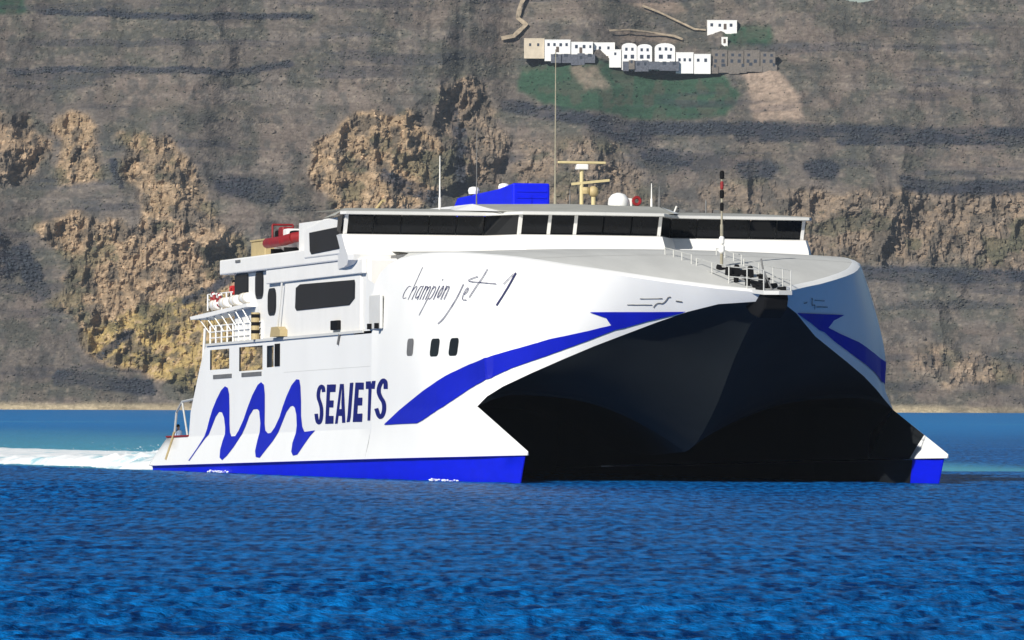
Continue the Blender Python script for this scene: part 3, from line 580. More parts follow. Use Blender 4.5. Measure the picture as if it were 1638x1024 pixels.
SCRIPT=[([(-20.39,9.5),(-20.41,9.5),(-20.45,9.51),(-20.52,9.52),(-20.63,9.55),(-20.75,9.54),(-20.88,9.5),(-21.03,9.45),(-21.21,9.36),(-21.36,9.28),(-21.48,9.19),(-21.57,9.1),(-21.62,9.01),(-21.62,8.94),(-21.54,8.89),(-21.38,8.88),(-21.19,8.89),(-21.06,8.9),(-20.98,8.9),(-20.94,8.91)],[(-20.42,9.47),(-20.44,9.48),(-20.48,9.49),(-20.55,9.5),(-20.62,9.52),(-20.7,9.51),(-20.82,9.48),(-20.95,9.43),(-21.12,9.34),(-21.27,9.26),(-21.38,9.18),(-21.47,9.09),(-21.52,9),(-21.52,8.94),(-21.47,8.91),(-21.4,8.91),(-21.23,8.92),(-21.1,8.93),(-21.01,8.93),(-20.97,8.93)]),
([(-19.22,10.51),(-19.24,10.48),(-19.28,10.41),(-19.34,10.32),(-19.44,10.19),(-19.54,10.07),(-19.63,9.94),(-19.74,9.82),(-19.84,9.69),(-19.96,9.55),(-20.1,9.4),(-20.24,9.24),(-20.41,9.07),(-20.53,8.94),(-20.62,8.85),(-20.66,8.81)],[(-19.15,10.5),(-19.17,10.46),(-19.22,10.4),(-19.28,10.31),(-19.38,10.18),(-19.47,10.06),(-19.57,9.93),(-19.67,9.8),(-19.78,9.68),(-19.89,9.54),(-20.03,9.39),(-20.17,9.23),(-20.34,9.06),(-20.46,8.93),(-20.55,8.84),(-20.59,8.8)]),
([(-20.2,9.19),(-20.17,9.21),(-20.09,9.26),(-19.98,9.32),(-19.83,9.4),(-19.7,9.45),(-19.61,9.48),(-19.56,9.48),(-19.54,9.47),(-19.53,9.42),(-19.58,9.33),(-19.67,9.2),(-19.82,9.04),(-19.94,8.92),(-20.02,8.84),(-20.06,8.8)],[(-20.27,9.21),(-20.23,9.23),(-20.16,9.27),(-20.05,9.33),(-19.9,9.42),(-19.77,9.47),(-19.66,9.5),(-19.55,9.51),(-19.46,9.47),(-19.45,9.41),(-19.5,9.32),(-19.6,9.19),(-19.74,9.03),(-19.86,8.91),(-19.94,8.82),(-19.98,8.78)]),
([(-18.61,9.45),(-18.62,9.46),(-18.66,9.47),(-18.71,9.48),(-18.8,9.5),(-18.9,9.49),(-18.99,9.45),(-19.1,9.38),(-19.23,9.29),(-19.33,9.19),(-19.41,9.1),(-19.47,9.02),(-19.5,8.93),(-19.49,8.87),(-19.4,8.84),(-19.28,8.85),(-19.16,8.89),(-19.07,8.92),(-19.01,8.94),(-18.98,8.95)],[(-18.64,9.43),(-18.66,9.43),(-18.69,9.44),(-18.74,9.46),(-18.79,9.47),(-18.84,9.46),(-18.93,9.43),(-19.03,9.36),(-19.15,9.27),(-19.25,9.18),(-19.33,9.09),(-19.38,9.01),(-19.41,8.92),(-19.4,8.87),(-19.39,8.86),(-19.35,8.87),(-19.23,8.91),(-19.14,8.94),(-19.07,8.96),(-19.04,8.97)]),
([(-18.6,9.51),(-18.61,9.49),(-18.65,9.44),(-18.7,9.37),(-18.78,9.27),(-18.85,9.18),(-18.91,9.09),(-18.98,9),(-19.04,8.91),(-19.09,8.84),(-19.12,8.8),(-19.14,8.77)],[(-18.52,9.5),(-18.54,9.47),(-18.57,9.43),(-18.63,9.35),(-18.71,9.26),(-18.78,9.17),(-18.84,9.08),(-18.9,8.99),(-18.96,8.9),(-19,8.83),(-19.04,8.78),(-19.05,8.76)]),
([(-18.26,9.5),(-18.27,9.48),(-18.31,9.43),(-18.35,9.36),(-18.42,9.27),(-18.49,9.17),(-18.55,9.08),(-18.62,8.99),(-18.69,8.9),(-18.74,8.83),(-18.78,8.79),(-18.8,8.77)],[(-18.19,9.49),(-18.2,9.46),(-18.23,9.42),(-18.28,9.35),(-18.34,9.25),(-18.41,9.16),(-18.48,9.07),(-18.54,8.98),(-18.61,8.89),(-18.66,8.82),(-18.7,8.78),(-18.72,8.75)]),
([(-18.36,9.23),(-18.33,9.25),(-18.29,9.28),(-18.22,9.33),(-18.14,9.39),(-18.06,9.43),(-18.01,9.44),(-18,9.45),(-17.98,9.44),(-17.98,9.38),(-18.01,9.29),(-18.08,9.16),(-18.2,9),(-18.29,8.88),(-18.35,8.8),(-18.38,8.76)],[(-18.43,9.25),(-18.4,9.27),(-18.36,9.3),(-18.29,9.34),(-18.2,9.41),(-18.12,9.45),(-18.05,9.47),(-17.97,9.47),(-17.91,9.43),(-17.91,9.37),(-17.94,9.28),(-18.01,9.15),(-18.13,8.99),(-18.21,8.87),(-18.27,8.78),(-18.3,8.74)]),
([(-17.96,9.22),(-17.94,9.24),(-17.9,9.27),(-17.84,9.32),(-17.75,9.38),(-17.69,9.42),(-17.63,9.44),(-17.62,9.44),(-17.61,9.43),(-17.6,9.37),(-17.64,9.28),(-17.7,9.15),(-17.81,8.99),(-17.89,8.87),(-17.95,8.79),(-17.98,8.75)],[(-18.03,9.24),(-18.01,9.26),(-17.97,9.29),(-17.9,9.34),(-17.82,9.4),(-17.74,9.44),(-17.68,9.46),(-17.59,9.46),(-17.54,9.42),(-17.53,9.36),(-17.57,9.27),(-17.63,9.14),(-17.74,8.98),(-17.82,8.86),(-17.88,8.78),(-17.9,8.73)]),
([(-17.22,9.48),(-17.25,9.43),(-17.31,9.34),(-17.4,9.21),(-17.52,9.03),(-17.66,8.84),(-17.82,8.65),(-17.99,8.45),(-18.2,8.24),(-18.37,8.09),(-18.48,7.98),(-18.54,7.93)],[(-17.16,9.46),(-17.19,9.42),(-17.24,9.33),(-17.33,9.2),(-17.46,9.02),(-17.6,8.83),(-17.75,8.64),(-17.93,8.44),(-18.13,8.23),(-18.3,8.07),(-18.41,7.97),(-18.47,7.92)]),
([(-17.27,9.27),(-17.25,9.28),(-17.2,9.3),(-17.14,9.34),(-17.06,9.38),(-17,9.41),(-16.97,9.41),(-16.95,9.4),(-16.92,9.36),(-16.91,9.3),(-16.93,9.23),(-16.98,9.14),(-17.06,9.04),(-17.14,8.95),(-17.22,8.88),(-17.3,8.83),(-17.38,8.8),(-17.44,8.78),(-17.48,8.77),(-17.5,8.78),(-17.52,8.8),(-17.55,8.82),(-17.56,8.84),(-17.57,8.84)],[(-17.33,9.29),(-17.31,9.3),(-17.27,9.33),(-17.2,9.36),(-17.12,9.41),(-17.04,9.43),(-16.96,9.43),(-16.89,9.4),(-16.85,9.35),(-16.85,9.29),(-16.87,9.22),(-16.91,9.13),(-16.99,9.02),(-17.07,8.93),(-17.15,8.86),(-17.24,8.81),(-17.32,8.77),(-17.4,8.75),(-17.48,8.75),(-17.55,8.76),(-17.59,8.8),(-17.61,8.82),(-17.63,8.83),(-17.64,8.84)]),
([(-16.51,9.46),(-16.52,9.44),(-16.55,9.39),(-16.58,9.32),(-16.64,9.22),(-16.69,9.13),(-16.74,9.04),(-16.79,8.95),(-16.84,8.86),(-16.88,8.79),(-16.91,8.75),(-16.92,8.72)],[(-16.44,9.44),(-16.45,9.42),(-16.47,9.37),(-16.51,9.3),(-16.56,9.21),(-16.61,9.12),(-16.66,9.02),(-16.71,8.93),(-16.77,8.84),(-16.81,8.78),(-16.84,8.73),(-16.85,8.71)]),
([(-16.31,9.71),(-16.3,9.72),(-16.29,9.73),(-16.27,9.74),(-16.25,9.75),(-16.23,9.76),(-16.21,9.77),(-16.21,9.78)],[(-16.37,9.74),(-16.36,9.74),(-16.35,9.75),(-16.33,9.76),(-16.31,9.78),(-16.29,9.79),(-16.28,9.79),(-16.27,9.8)]),
([(-16.03,9.45),(-16.05,9.43),(-16.1,9.39),(-16.17,9.33),(-16.27,9.24),(-16.34,9.16),(-16.41,9.07),(-16.45,8.97),(-16.47,8.88),(-16.46,8.82),(-16.38,8.78),(-16.3,8.81),(-16.2,8.87),(-16.12,8.94),(-16.05,9.02),(-16,9.11),(-15.97,9.21),(-15.94,9.28),(-15.94,9.34),(-15.94,9.39),(-15.96,9.41),(-15.98,9.43),(-15.99,9.44),(-15.99,9.44)],[(-15.96,9.43),(-15.99,9.41),(-16.03,9.37),(-16.1,9.31),(-16.2,9.22),(-16.27,9.14),(-16.33,9.05),(-16.37,8.96),(-16.4,8.87),(-16.39,8.82),(-16.41,8.82),(-16.36,8.83),(-16.27,8.89),(-16.19,8.96),(-16.13,9.04),(-16.07,9.12),(-16.04,9.22),(-16.02,9.29),(-16.01,9.35),(-16.01,9.39),(-16.03,9.41),(-16.04,9.42),(-16.05,9.43),(-16.06,9.44)]),
([(-15.63,9.44),(-15.64,9.42),(-15.67,9.37),(-15.7,9.3),(-15.75,9.2),(-15.79,9.11),(-15.84,9.02),(-15.89,8.93),(-15.94,8.84),(-15.97,8.77),(-16,8.73),(-16.01,8.7)],[(-15.56,9.42),(-15.57,9.4),(-15.59,9.35),(-15.62,9.28),(-15.67,9.19),(-15.72,9.09),(-15.76,9),(-15.81,8.91),(-15.86,8.82),(-15.9,8.76),(-15.92,8.71),(-15.93,8.69)]),
([(-15.69,9.17),(-15.66,9.18),(-15.62,9.22),(-15.56,9.26),(-15.48,9.32),(-15.42,9.36),(-15.37,9.38),(-15.35,9.38),(-15.33,9.37),(-15.32,9.32),(-15.34,9.23),(-15.4,9.1),(-15.49,8.94),(-15.55,8.82),(-15.6,8.74),(-15.62,8.7)],[(-15.75,9.19),(-15.73,9.21),(-15.69,9.24),(-15.63,9.28),(-15.55,9.34),(-15.48,9.39),(-15.41,9.41),(-15.33,9.41),(-15.26,9.37),(-15.25,9.31),(-15.27,9.21),(-15.33,9.09),(-15.41,8.92),(-15.48,8.8),(-15.53,8.72),(-15.55,8.68)]),
([(-13.79,9.48),(-13.81,9.44),(-13.85,9.35),(-13.92,9.21),(-14,9.04),(-14.11,8.86),(-14.22,8.69),(-14.36,8.52),(-14.51,8.36),(-14.65,8.2),(-14.79,8.06),(-14.93,7.93),(-15.07,7.81),(-15.2,7.71),(-15.34,7.63),(-15.47,7.56),(-15.59,7.51),(-15.69,7.47),(-15.75,7.45),(-15.78,7.43)],[(-13.71,9.46),(-13.73,9.42),(-13.77,9.33),(-13.84,9.2),(-13.92,9.02),(-14.03,8.84),(-14.15,8.67),(-14.28,8.5),(-14.43,8.33),(-14.58,8.18),(-14.72,8.04),(-14.86,7.91),(-14.99,7.79),(-15.13,7.68),(-15.26,7.6),(-15.4,7.53),(-15.53,7.48),(-15.62,7.44),(-15.68,7.42),(-15.72,7.4)]),
([(-13.43,8.9),(-13.41,8.91),(-13.37,8.91),(-13.31,8.93),(-13.23,8.95),(-13.16,8.98),(-13.1,9.03),(-13.06,9.09),(-13.03,9.17),(-13.03,9.22),(-13.07,9.26),(-13.16,9.27),(-13.25,9.25),(-13.33,9.2),(-13.4,9.11),(-13.46,9),(-13.52,8.85),(-13.53,8.73),(-13.47,8.65),(-13.34,8.6),(-13.17,8.6),(-13.05,8.59),(-12.97,8.59),(-12.93,8.59)],[(-13.48,8.93),(-13.46,8.93),(-13.42,8.94),(-13.36,8.96),(-13.28,8.98),(-13.22,9.01),(-13.17,9.05),(-13.13,9.11),(-13.1,9.18),(-13.1,9.23),(-13.11,9.24),(-13.13,9.24),(-13.19,9.22),(-13.26,9.18),(-13.33,9.09),(-13.39,8.98),(-13.45,8.84),(-13.46,8.73),(-13.41,8.66),(-13.33,8.63),(-13.19,8.63),(-13.07,8.63),(-12.99,8.62),(-12.94,8.62)]),
([(-11.51,10.21),(-11.52,10.18),(-11.55,10.12),(-11.6,10.04),(-11.67,9.93),(-11.74,9.82),(-11.83,9.71),(-11.94,9.6),(-12.05,9.49),(-12.17,9.37),(-12.3,9.24),(-12.42,9.1),(-12.55,8.96),(-12.65,8.85),(-12.71,8.78),(-12.75,8.74)],[(-11.43,10.19),(-11.44,10.16),(-11.48,10.11),(-11.52,10.02),(-11.59,9.91),(-11.67,9.8),(-11.76,9.69),(-11.86,9.58),(-11.98,9.47),(-12.1,9.35),(-12.22,9.22),(-12.34,9.08),(-12.47,8.94),(-12.57,8.83),(-12.64,8.76),(-12.67,8.72)]),
([(-12.35,9.84),(-12.39,9.84),(-12.46,9.83),(-12.57,9.81),(-12.72,9.79),(-12.87,9.77),(-13.01,9.75),(-13.14,9.72),(-13.27,9.69),(-13.33,9.65),(-13.29,9.61),(-13.17,9.58),(-12.99,9.56),(-12.8,9.54),(-12.61,9.53),(-12.42,9.52),(-12.22,9.51),(-12.02,9.5),(-11.8,9.48),(-11.57,9.47),(-11.32,9.45),(-11.07,9.43),(-10.82,9.42),(-10.58,9.4),(-10.33,9.39),(-10.14,9.37),(-10.01,9.37),(-9.95,9.36)],[(-12.31,9.81),(-12.34,9.8),(-12.42,9.79),(-12.53,9.78),(-12.68,9.76),(-12.82,9.74),(-12.97,9.71),(-13.1,9.69),(-13.22,9.66),(-13.26,9.64),(-13.25,9.63),(-13.17,9.61),(-13,9.59),(-12.81,9.58),(-12.62,9.56),(-12.43,9.55),(-12.24,9.54),(-12.04,9.53),(-11.82,9.52),(-11.58,9.5),(-11.33,9.48),(-11.09,9.47),(-10.84,9.45),(-10.59,9.43),(-10.34,9.42),(-10.16,9.41),(-10.03,9.4),(-9.97,9.4)]),
([(-9.16,9.33),(-9.14,9.35),(-9.11,9.38),(-9.06,9.43),(-9,9.5),(-8.93,9.56),(-8.86,9.63),(-8.78,9.7),(-8.69,9.76),(-8.63,9.81),(-8.59,9.85),(-8.57,9.86)],[(-9.21,9.35),(-9.19,9.37),(-9.16,9.4),(-9.11,9.45),(-9.05,9.52),(-8.98,9.59),(-8.9,9.65),(-8.82,9.72),(-8.74,9.79),(-8.68,9.84),(-8.64,9.87),(-8.61,9.89)]),
([(-8.51,9.95),(-8.52,9.92),(-8.55,9.86),(-8.58,9.76),(-8.63,9.64),(-8.68,9.52),(-8.73,9.39),(-8.79,9.27),(-8.84,9.14),(-8.91,9.01),(-8.98,8.85),(-9.06,8.69),(-9.15,8.52),(-9.22,8.38),(-9.26,8.29),(-9.28,8.25)],[(-8.39,9.92),(-8.4,9.88),(-8.43,9.82),(-8.46,9.73),(-8.52,9.6),(-8.57,9.48),(-8.63,9.35),(-8.68,9.23),(-8.74,9.1),(-8.81,8.97),(-8.88,8.82),(-8.97,8.65),(-9.06,8.48),(-9.12,8.34),(-9.17,8.25),(-9.19,8.21)])]
SMALLTEXT=[([(-1.73,8.14),(-1.7,8.14),(-1.64,8.14),(-1.55,8.14),(-1.43,8.13),(-1.29,8.13),(-1.14,8.13),(-0.97,8.13),(-0.78,8.12),(-0.65,8.12),(-0.55,8.12),(-0.51,8.12)],[(-1.7,8.18),(-1.67,8.18),(-1.61,8.18),(-1.52,8.18),(-1.4,8.18),(-1.26,8.17),(-1.11,8.17),(-0.94,8.17),(-0.75,8.17),(-0.61,8.16),(-0.52,8.16),(-0.47,8.16)]),
([(-0.86,8.45),(-0.83,8.44),(-0.76,8.44),(-0.66,8.44),(-0.52,8.44),(-0.38,8.44),(-0.24,8.44),(-0.09,8.44),(0.06,8.44),(0.17,8.44),(0.25,8.44),(0.28,8.45)],[(-0.83,8.48),(-0.8,8.48),(-0.73,8.48),(-0.63,8.47),(-0.5,8.47),(-0.36,8.47),(-0.22,8.47),(-0.07,8.47),(0.09,8.47),(0.2,8.48),(0.27,8.48),(0.31,8.48)]),
([(-0.52,8),(-0.51,8.01),(-0.47,8.03),(-0.42,8.07),(-0.34,8.11),(-0.28,8.15),(-0.23,8.17),(-0.19,8.19),(-0.15,8.2),(-0.11,8.2),(-0.08,8.2),(-0.04,8.2),(-0.01,8.18),(0.04,8.18),(0.11,8.2),(0.18,8.23),(0.26,8.27),(0.34,8.31),(0.41,8.36),(0.48,8.4),(0.53,8.44),(0.58,8.47),(0.62,8.49),(0.65,8.5),(0.68,8.5),(0.71,8.5),(0.73,8.5),(0.73,8.5)],[(-0.54,8.03),(-0.52,8.04),(-0.48,8.06),(-0.43,8.1),(-0.36,8.14),(-0.29,8.18),(-0.22,8.21),(-0.17,8.23),(-0.12,8.25),(-0.07,8.25),(-0.03,8.25),(0.01,8.25),(0.04,8.23),(0.08,8.23),(0.13,8.25),(0.19,8.27),(0.26,8.31),(0.33,8.35),(0.4,8.39),(0.46,8.43),(0.52,8.47),(0.57,8.51),(0.63,8.53),(0.68,8.55),(0.72,8.55),(0.75,8.55),(0.76,8.55),(0.77,8.55)]),
([(0.79,8.29),(0.8,8.29),(0.82,8.28),(0.84,8.28),(0.88,8.27),(0.91,8.27),(0.94,8.26),(0.98,8.25),(1.01,8.25),(1.04,8.24),(1.05,8.24),(1.06,8.24)],[(0.85,8.35),(0.86,8.35),(0.88,8.34),(0.9,8.34),(0.94,8.33),(0.97,8.33),(1,8.32),(1.04,8.31),(1.07,8.31),(1.1,8.3),(1.11,8.3),(1.12,8.3)])]
SWOOSH=[([(-23.96,2.17),(-22.59,2.17),(-21.29,2.18),(-20.05,2.18),(-18.83,2.18),(-17.68,2.18),(-16.77,2.33),(-15.99,2.51),(-15.26,2.69),(-14.63,2.87),(-14.07,3.05),(-13.42,3.23),(-12.81,3.41),(-12.2,3.59),(-11.6,3.77),(-11.06,3.95),(-10.42,4.12),(-9.71,4.26),(-9.21,4.4),(-8.96,4.54),(-8.6,4.68),(-8.26,4.82),(-7.95,4.96),(-7.63,5.07),(-7.31,5.18),(-6.99,5.29),(-6.7,5.4),(-6.43,5.51),(-6.16,5.62),(-5.89,5.74),(-5.62,5.85),(-5.36,5.97),(-5.09,6.08),(-4.83,6.2),(-4.57,6.31),(-4.31,6.43),(-4.03,6.55),(-3.73,6.67),(-3.43,6.79),(-3.13,6.91)],[(-23.96,2.21),(-23,2.43),(-22.11,2.66),(-21.24,2.89),(-20.33,3.1),(-19.39,3.31),(-18.49,3.51),(-17.64,3.72),(-16.83,3.92),(-16.05,4.1),(-15.34,4.29),(-14.7,4.47),(-14.11,4.64),(-13.49,4.79),(-12.84,4.92),(-12.16,5.06),(-11.42,5.19),(-10.63,5.3),(-9.81,5.42),(-9.21,5.53),(-8.98,5.65),(-8.63,5.73),(-8.26,5.82),(-7.9,5.91),(-7.54,5.99),(-7.18,6.08),(-6.83,6.17),(-6.48,6.26),(-6.18,6.36),(-5.89,6.45),(-5.59,6.52),(-5.3,6.58),(-5.01,6.65),(-4.73,6.72),(-4.45,6.79),(-4.18,6.86),(-3.9,6.94),(-3.61,7.02),(-3.31,7.09),(-3.02,7.17)]),
([(-3.59,7.82),(-3,7.82),(-2.55,7.82),(-0.97,7.8),(0.83,7.79)],[(-3.6,7.8),(-3.06,7.52),(-3.13,6.91),(-1.37,7.34),(0.8,7.76)])]
# ------------------------------------------------------------------ the ferry: X forward, Y to port, Z up
ferry=empty('ferry')
mwf=Matrix.Identity(4); tr=PIVW-RS@PIV
for r in range(3):
    for c in range(3): mwf[r][c]=RS[r][c]
    mwf[r][3]=tr[r]
ferry.matrix_world=mwf
tag(ferry,'large white catamaran ferry with blue wave stripes crossing the blue sea','ferry')
F_=ferry
M_white=mat('white_hull_paint',(.84,.84,.82),.38,var=.05,scale=.35,stretch=(1,1,.25),coat=.0)
M_white2=mat('white_deckhouse_paint',(.82,.81,.78),.45,var=.07,scale=.8,stretch=(1,1,.3))
M_bow_shade=mat('bow_shade_paint',(.016,.020,.023),.6,var=.3,scale=.2,spec=.15)  # shade under the bow put into the paint colour
M_tun_shade=mat('tunnel_shade_paint',(.013,.015,.017),.6,var=.35,scale=.25,spec=.12)  # near-black colour stands for deep shade on white hull paint
M_blue=mat('blue_bottom_paint',(.003,.012,.72),.5,spec=.2,var=.12,scale=.8,stretch=(1,1,3))
M_logo=mat('blue_livery_paint',(.004,.012,.44),.5,spec=.2,var=.15,scale=.5)
M_navy=mat('navy_lettering_paint',(.006,.008,.14),.5,spec=.2,var=.1,scale=1)
M_ink=mat('dark_script_paint',(.035,.03,.10),.5,var=.15,scale=2)
M_deck=mat('grey_deck_paint',(.58,.58,.55),.7,var=.14,scale=.35,stretch=(.35,1.6,1))
M_roof=mat('grey_roof_paint',(.40,.40,.36),.7,var=.18,scale=.6)
M_glass=glass('dark_window_glass',(.006,.007,.009)); M_glass2=mat('cabin_window_glass',(.008,.011,.017),.1,var=.4,scale=.5,spec=.09)
M_frame=mat('black_rubber_trim',(.012,.012,.013),.5); M_grey=mat('grey_machinery',(.16,.16,.16),.6,var=.3,scale=2)
M_galv=mat('galvanised_rail',(.60,.60,.57),.4,var=.15,scale=3,metal=.2); M_cream2=mat('cream_mast_paint',(.62,.52,.28),.5,var=.15,scale=2)
M_red=mat('red_fabric',(.28,.010,.012),.55,var=.3,scale=3); M_orange=mat('orange_shell',(.62,.16,.02),.5,var=.1,scale=3)
M_tan=mat('tan_locker',(.46,.36,.18),.6,var=.15,scale=2); M_yel=mat('yellow_paint',(.58,.40,.05),.5,var=.2,scale=3); M_black=mat('black_fender',(.006,.006,.007),.8,var=.3,scale=2,spec=.15)
M_mast=mat('weathered_mast_paint',(.33,.30,.22),.6,var=.3,scale=3)
M_lgrey=mat('pale_grey_panel',(.62,.62,.60),.55,var=.08,scale=1)

shA,shB=shell_grid()
# white hull shell with bow flare, noses and aft sides
h=MB()
for s in (-1,1):
    f=lambda p:(p[0],p[1]*s,p[2])
    h.grid([[f(p) for p in c] for c in shA]); h.grid([[f(p) for p in c] for c in shB])
    # rounded margin round the foredeck
    top=[c[-1] for c in shA]+[c[-1] for c in shB[1:]]
    rim=[]
    for p in top:
        k=min(1,p[1]/1.2)
        rim.append([f(p),f((p[0]-.10,p[1]-.16*k,p[2]+.10)),f((p[0]-.2,p[1]-.42*k,p[2]+.15))])
    h.grid(rim)
    # nose of each hull ahead of the shell: outer face, ridge, short white inner face
    nx=np.linspace(-9.3,.55,22); cols=[];cin=[]
    for x in nx:
        t=(x+9.3)/9.85
        ry,rz=11.35-.1*t,2.98+(.55-2.98)*t
        yc=12.0+(11.27-12.0)*t**1.5; yi=10.0+(11.2-10.0)*t**1.6; ch=min(CH,rz-.02)
        g1=(CH+KN)/2; q1=((12.0+11.72)/2-.02,11.72); fr1=(g1-CH)/(2.98-CH); fr2=(KN-CH)/(2.98-CH)
        bul1=q1[0]-(12.0+(11.35-12.0)*fr1); bul2=q1[1]-(12.0+(11.35-12.0)*fr2)
        cols.append([f((x,yc,ch)),f((x,yc+(ry-yc)*fr1+bul1*(1-t),ch+(rz-ch)*fr1)),f((x,yc+(ry-yc)*fr2+bul2*(1-t),ch+(rz-ch)*fr2)),f((x,ry,rz))])
        cin.append([f((x,yi,ch)),f((x,(yi+ry)/2-.05*(1-t),(ch+rz)/2)),f((x,ry,rz))])
    h.grid(cols)
    kk=[i for i,x in enumerate(nx) if x>-3.7]  # white ends where the sunlit tip ends; shade is painted aft of it
    h.grid([cin[i] for i in kk])
    cin_shade=[cin[i] for i in range(0,kk[0]+1)]
    # aft side: flare between chine and knuckle
    h.grid([[f((x,12.95,CH)),f((x,12.775,(CH+KN)/2)),f((x,12.6,KN))] for x in np.linspace(-27,-76.8,14)]+[[f((-80.3,12.95,CH)),f((-80.25,12.9,.42)),f((-80.2,12.9,.5))]])
    # side panel, knuckle to deck, with the openings of the mooring deck left free
    opens=[(-65.6,-60.7,5.82,6.98),(-58.2,-52.4,5.62,7.0),(-51.35,-49.7,5.72,6.95)]
    zl=sorted({KN,3.4,4.6,5.62,5.72,5.82,6.95,6.98,7.0,7.3})
    xl=sorted({-27.,-35,-43,-47,-49.7,-51.35,-52.4,-58.2,-60.7,-65.6})
    for i in range(len(xl)-1):
        for j in range(len(zl)-1):
            cx,cz=(xl[i]+xl[i+1])/2,(zl[j]+zl[j+1])/2
            if any(a<cx<b_ and c<cz<d_ for a,b_,c,d_ in opens): continue
            h.add([f((xl[i],12.6,zl[j])),f((xl[i+1],12.6,zl[j])),f((xl[i+1],12.6,zl[j+1])),f((xl[i],12.6,zl[j+1]))],[(0,1,2,3)])
    xa=lambda z: np.interp(z,[2.0,3.4,6.7,7.3],[-71.0,-70.6,-67.6,-66.6])
    for j in range(len(zl)-1):
        h.add([f((xa(zl[j]),12.6,zl[j])),f((-65.6,12.6,zl[j])),f((-65.6,12.6,zl[j+1])),f((xa(zl[j+1]),12.6,zl[j+1]))],[(0,1,2,3)])
    # upper front side strip between shell end and deckhouse
    h.add([f((-27.0,12.6,7.3)),f((-28.6,12.6,7.3)),f((-28.6,12.5,10.2)),f((-27.0,12.6,9.0)),f((-26.6,12.54,9.8))],[(0,1,2,4,3)])
    # inside plating of the transom corner
    h.grid([[f((xa(z)-.01,12.6,z)),f((xa(z)+.6,11.2,z))] for z in np.linspace(2,4.9,5)])
    h.add([f((-80.3,12.95,CH)),f((-76.8,12.6,KN)),f((-76.8,9.8,KN)),f((-80.3,9.7,CH))],[(0,1,2,3)])
    h.box(*( -76.8,-70.8),*sorted((s*9.8,s*12.55)),1.2,1.98) if False else None
    h.add([f((-76.8,12.58,1.995)),f((-70.6,12.58,1.995)),f((-70.6,9.8,1.995)),f((-76.8,9.8,1.995))],[(0,1,2,3)])
hull=obj('hull',h,M_white,F_,smooth=48,weld=True)
hull_bvh=BVHTree.FromPolygons([Vector(v.co) for v in hull.data.vertices],[tuple(p.vertices) for p in hull.data.polygons])

# underside, deep shade painted on: centre bow, tunnel roof and inner faces of both hulls
KEEL=[(5.6,8.35),(2.6,7.2),(1.2,6.4),(-.3,5.5),(-1.8,4.4),(-3.25,3.32),(-4.6,2.5),(-6,1.75),(-7.6,1.05),(-8.8,.78),(-9.6,.68)]
t=MB(); cb=MB(); NT=14
def section(xe,ye,ze,xk,zk,aft):
    c=[]
    for k in range(NT+1):
        u=k/NT; y=ye*u
        zb=zk+(ze-zk)*sin(pi/2*u)**.85
        roof=min(4.35,ze+1.2)
        za=zk+(roof-zk)*min(1,sin(min(1,u/.62)*pi/2)**.9)
        if u>.82: za=za+(ze-za)*((u-.82)/.18)**1.6
        c.append((xk+(xe-xk)*u,y,zb*(1-aft)+za*aft))
    return c
for s in (-1,1):
    cols=[]
    for k in np.linspace(0,10,31):
        i=min(int(k),9);fr=k-i
        a=np.array(LOW[i])*(1-fr)+np.array(LOW[i+1])*fr; q=np.array(KEEL[i])*(1-fr)+np.array(KEEL[i+1])*fr
        cols.append([(p[0],p[1]*s,p[2]) for p in section(a[0],a[1],a[2],q[0],q[1],.55*max(0,(k-4)/6))])
    edge=[]
    for x in (-9.6,-11,-13,-15.5,-18,-22,-27,-34,-42,-52,-62,-70.5):
        ye=np.interp(-x,[9.3,13,18],[11.35,10.5,9.75]); ze=np.interp(-x,[9.3,13,18],[2.98,3.1,3.2]); zk=np.interp(-x,[9.6,16,24,34,45,80],[.68,.55,.9,2.6,3.6,3.6])
        cols.append([(p[0],p[1]*s,p[2]) for p in section(x,ye,ze,x,zk,min(1,.55+(-9.6-x)/8))]); edge.append((x,ye,ze))
    cb.grid(cols[:31]); t.grid(cols[30:])
    f=lambda p:(p[0],p[1]*s,p[2])
    t.grid([[f((x,np.interp(-x,[9.3,18],[10.0,9.6]),CH)),f((x,np.interp(-x,[9.3,18],[10.0,9.6])+.12,1.7)),f((x,ye,ze))] for x,ye,ze in [(-9.3,11.35,2.98)]+edge])
    nx=[x for x in np.linspace(-9.3,.55,22) if x<-3.2]
    cc=[]
    for x in nx:
        tt=(x+9.3)/9.85; ry,rz=11.35-.1*tt,2.98+(.55-2.98)*tt; yi=10.0+1.2*tt**1.6
        cc.append([f((x,yi,CH)),f((x,(yi+ry)/2-.05*(1-tt),(CH+rz)/2)),f((x,ry,rz-.005))])
    t.grid(cc)
    t.box(-70.6,-70.4,*sorted((0,s*12.4)),-.6,5.0)  # dark panel added across the stern to close off the bright wake
tun=obj('tunnel_underside',t,M_tun_shade,F_,smooth=35,weld=True)
obj('centre_bow',cb,M_bow_shade,F_,smooth=40,weld=True)

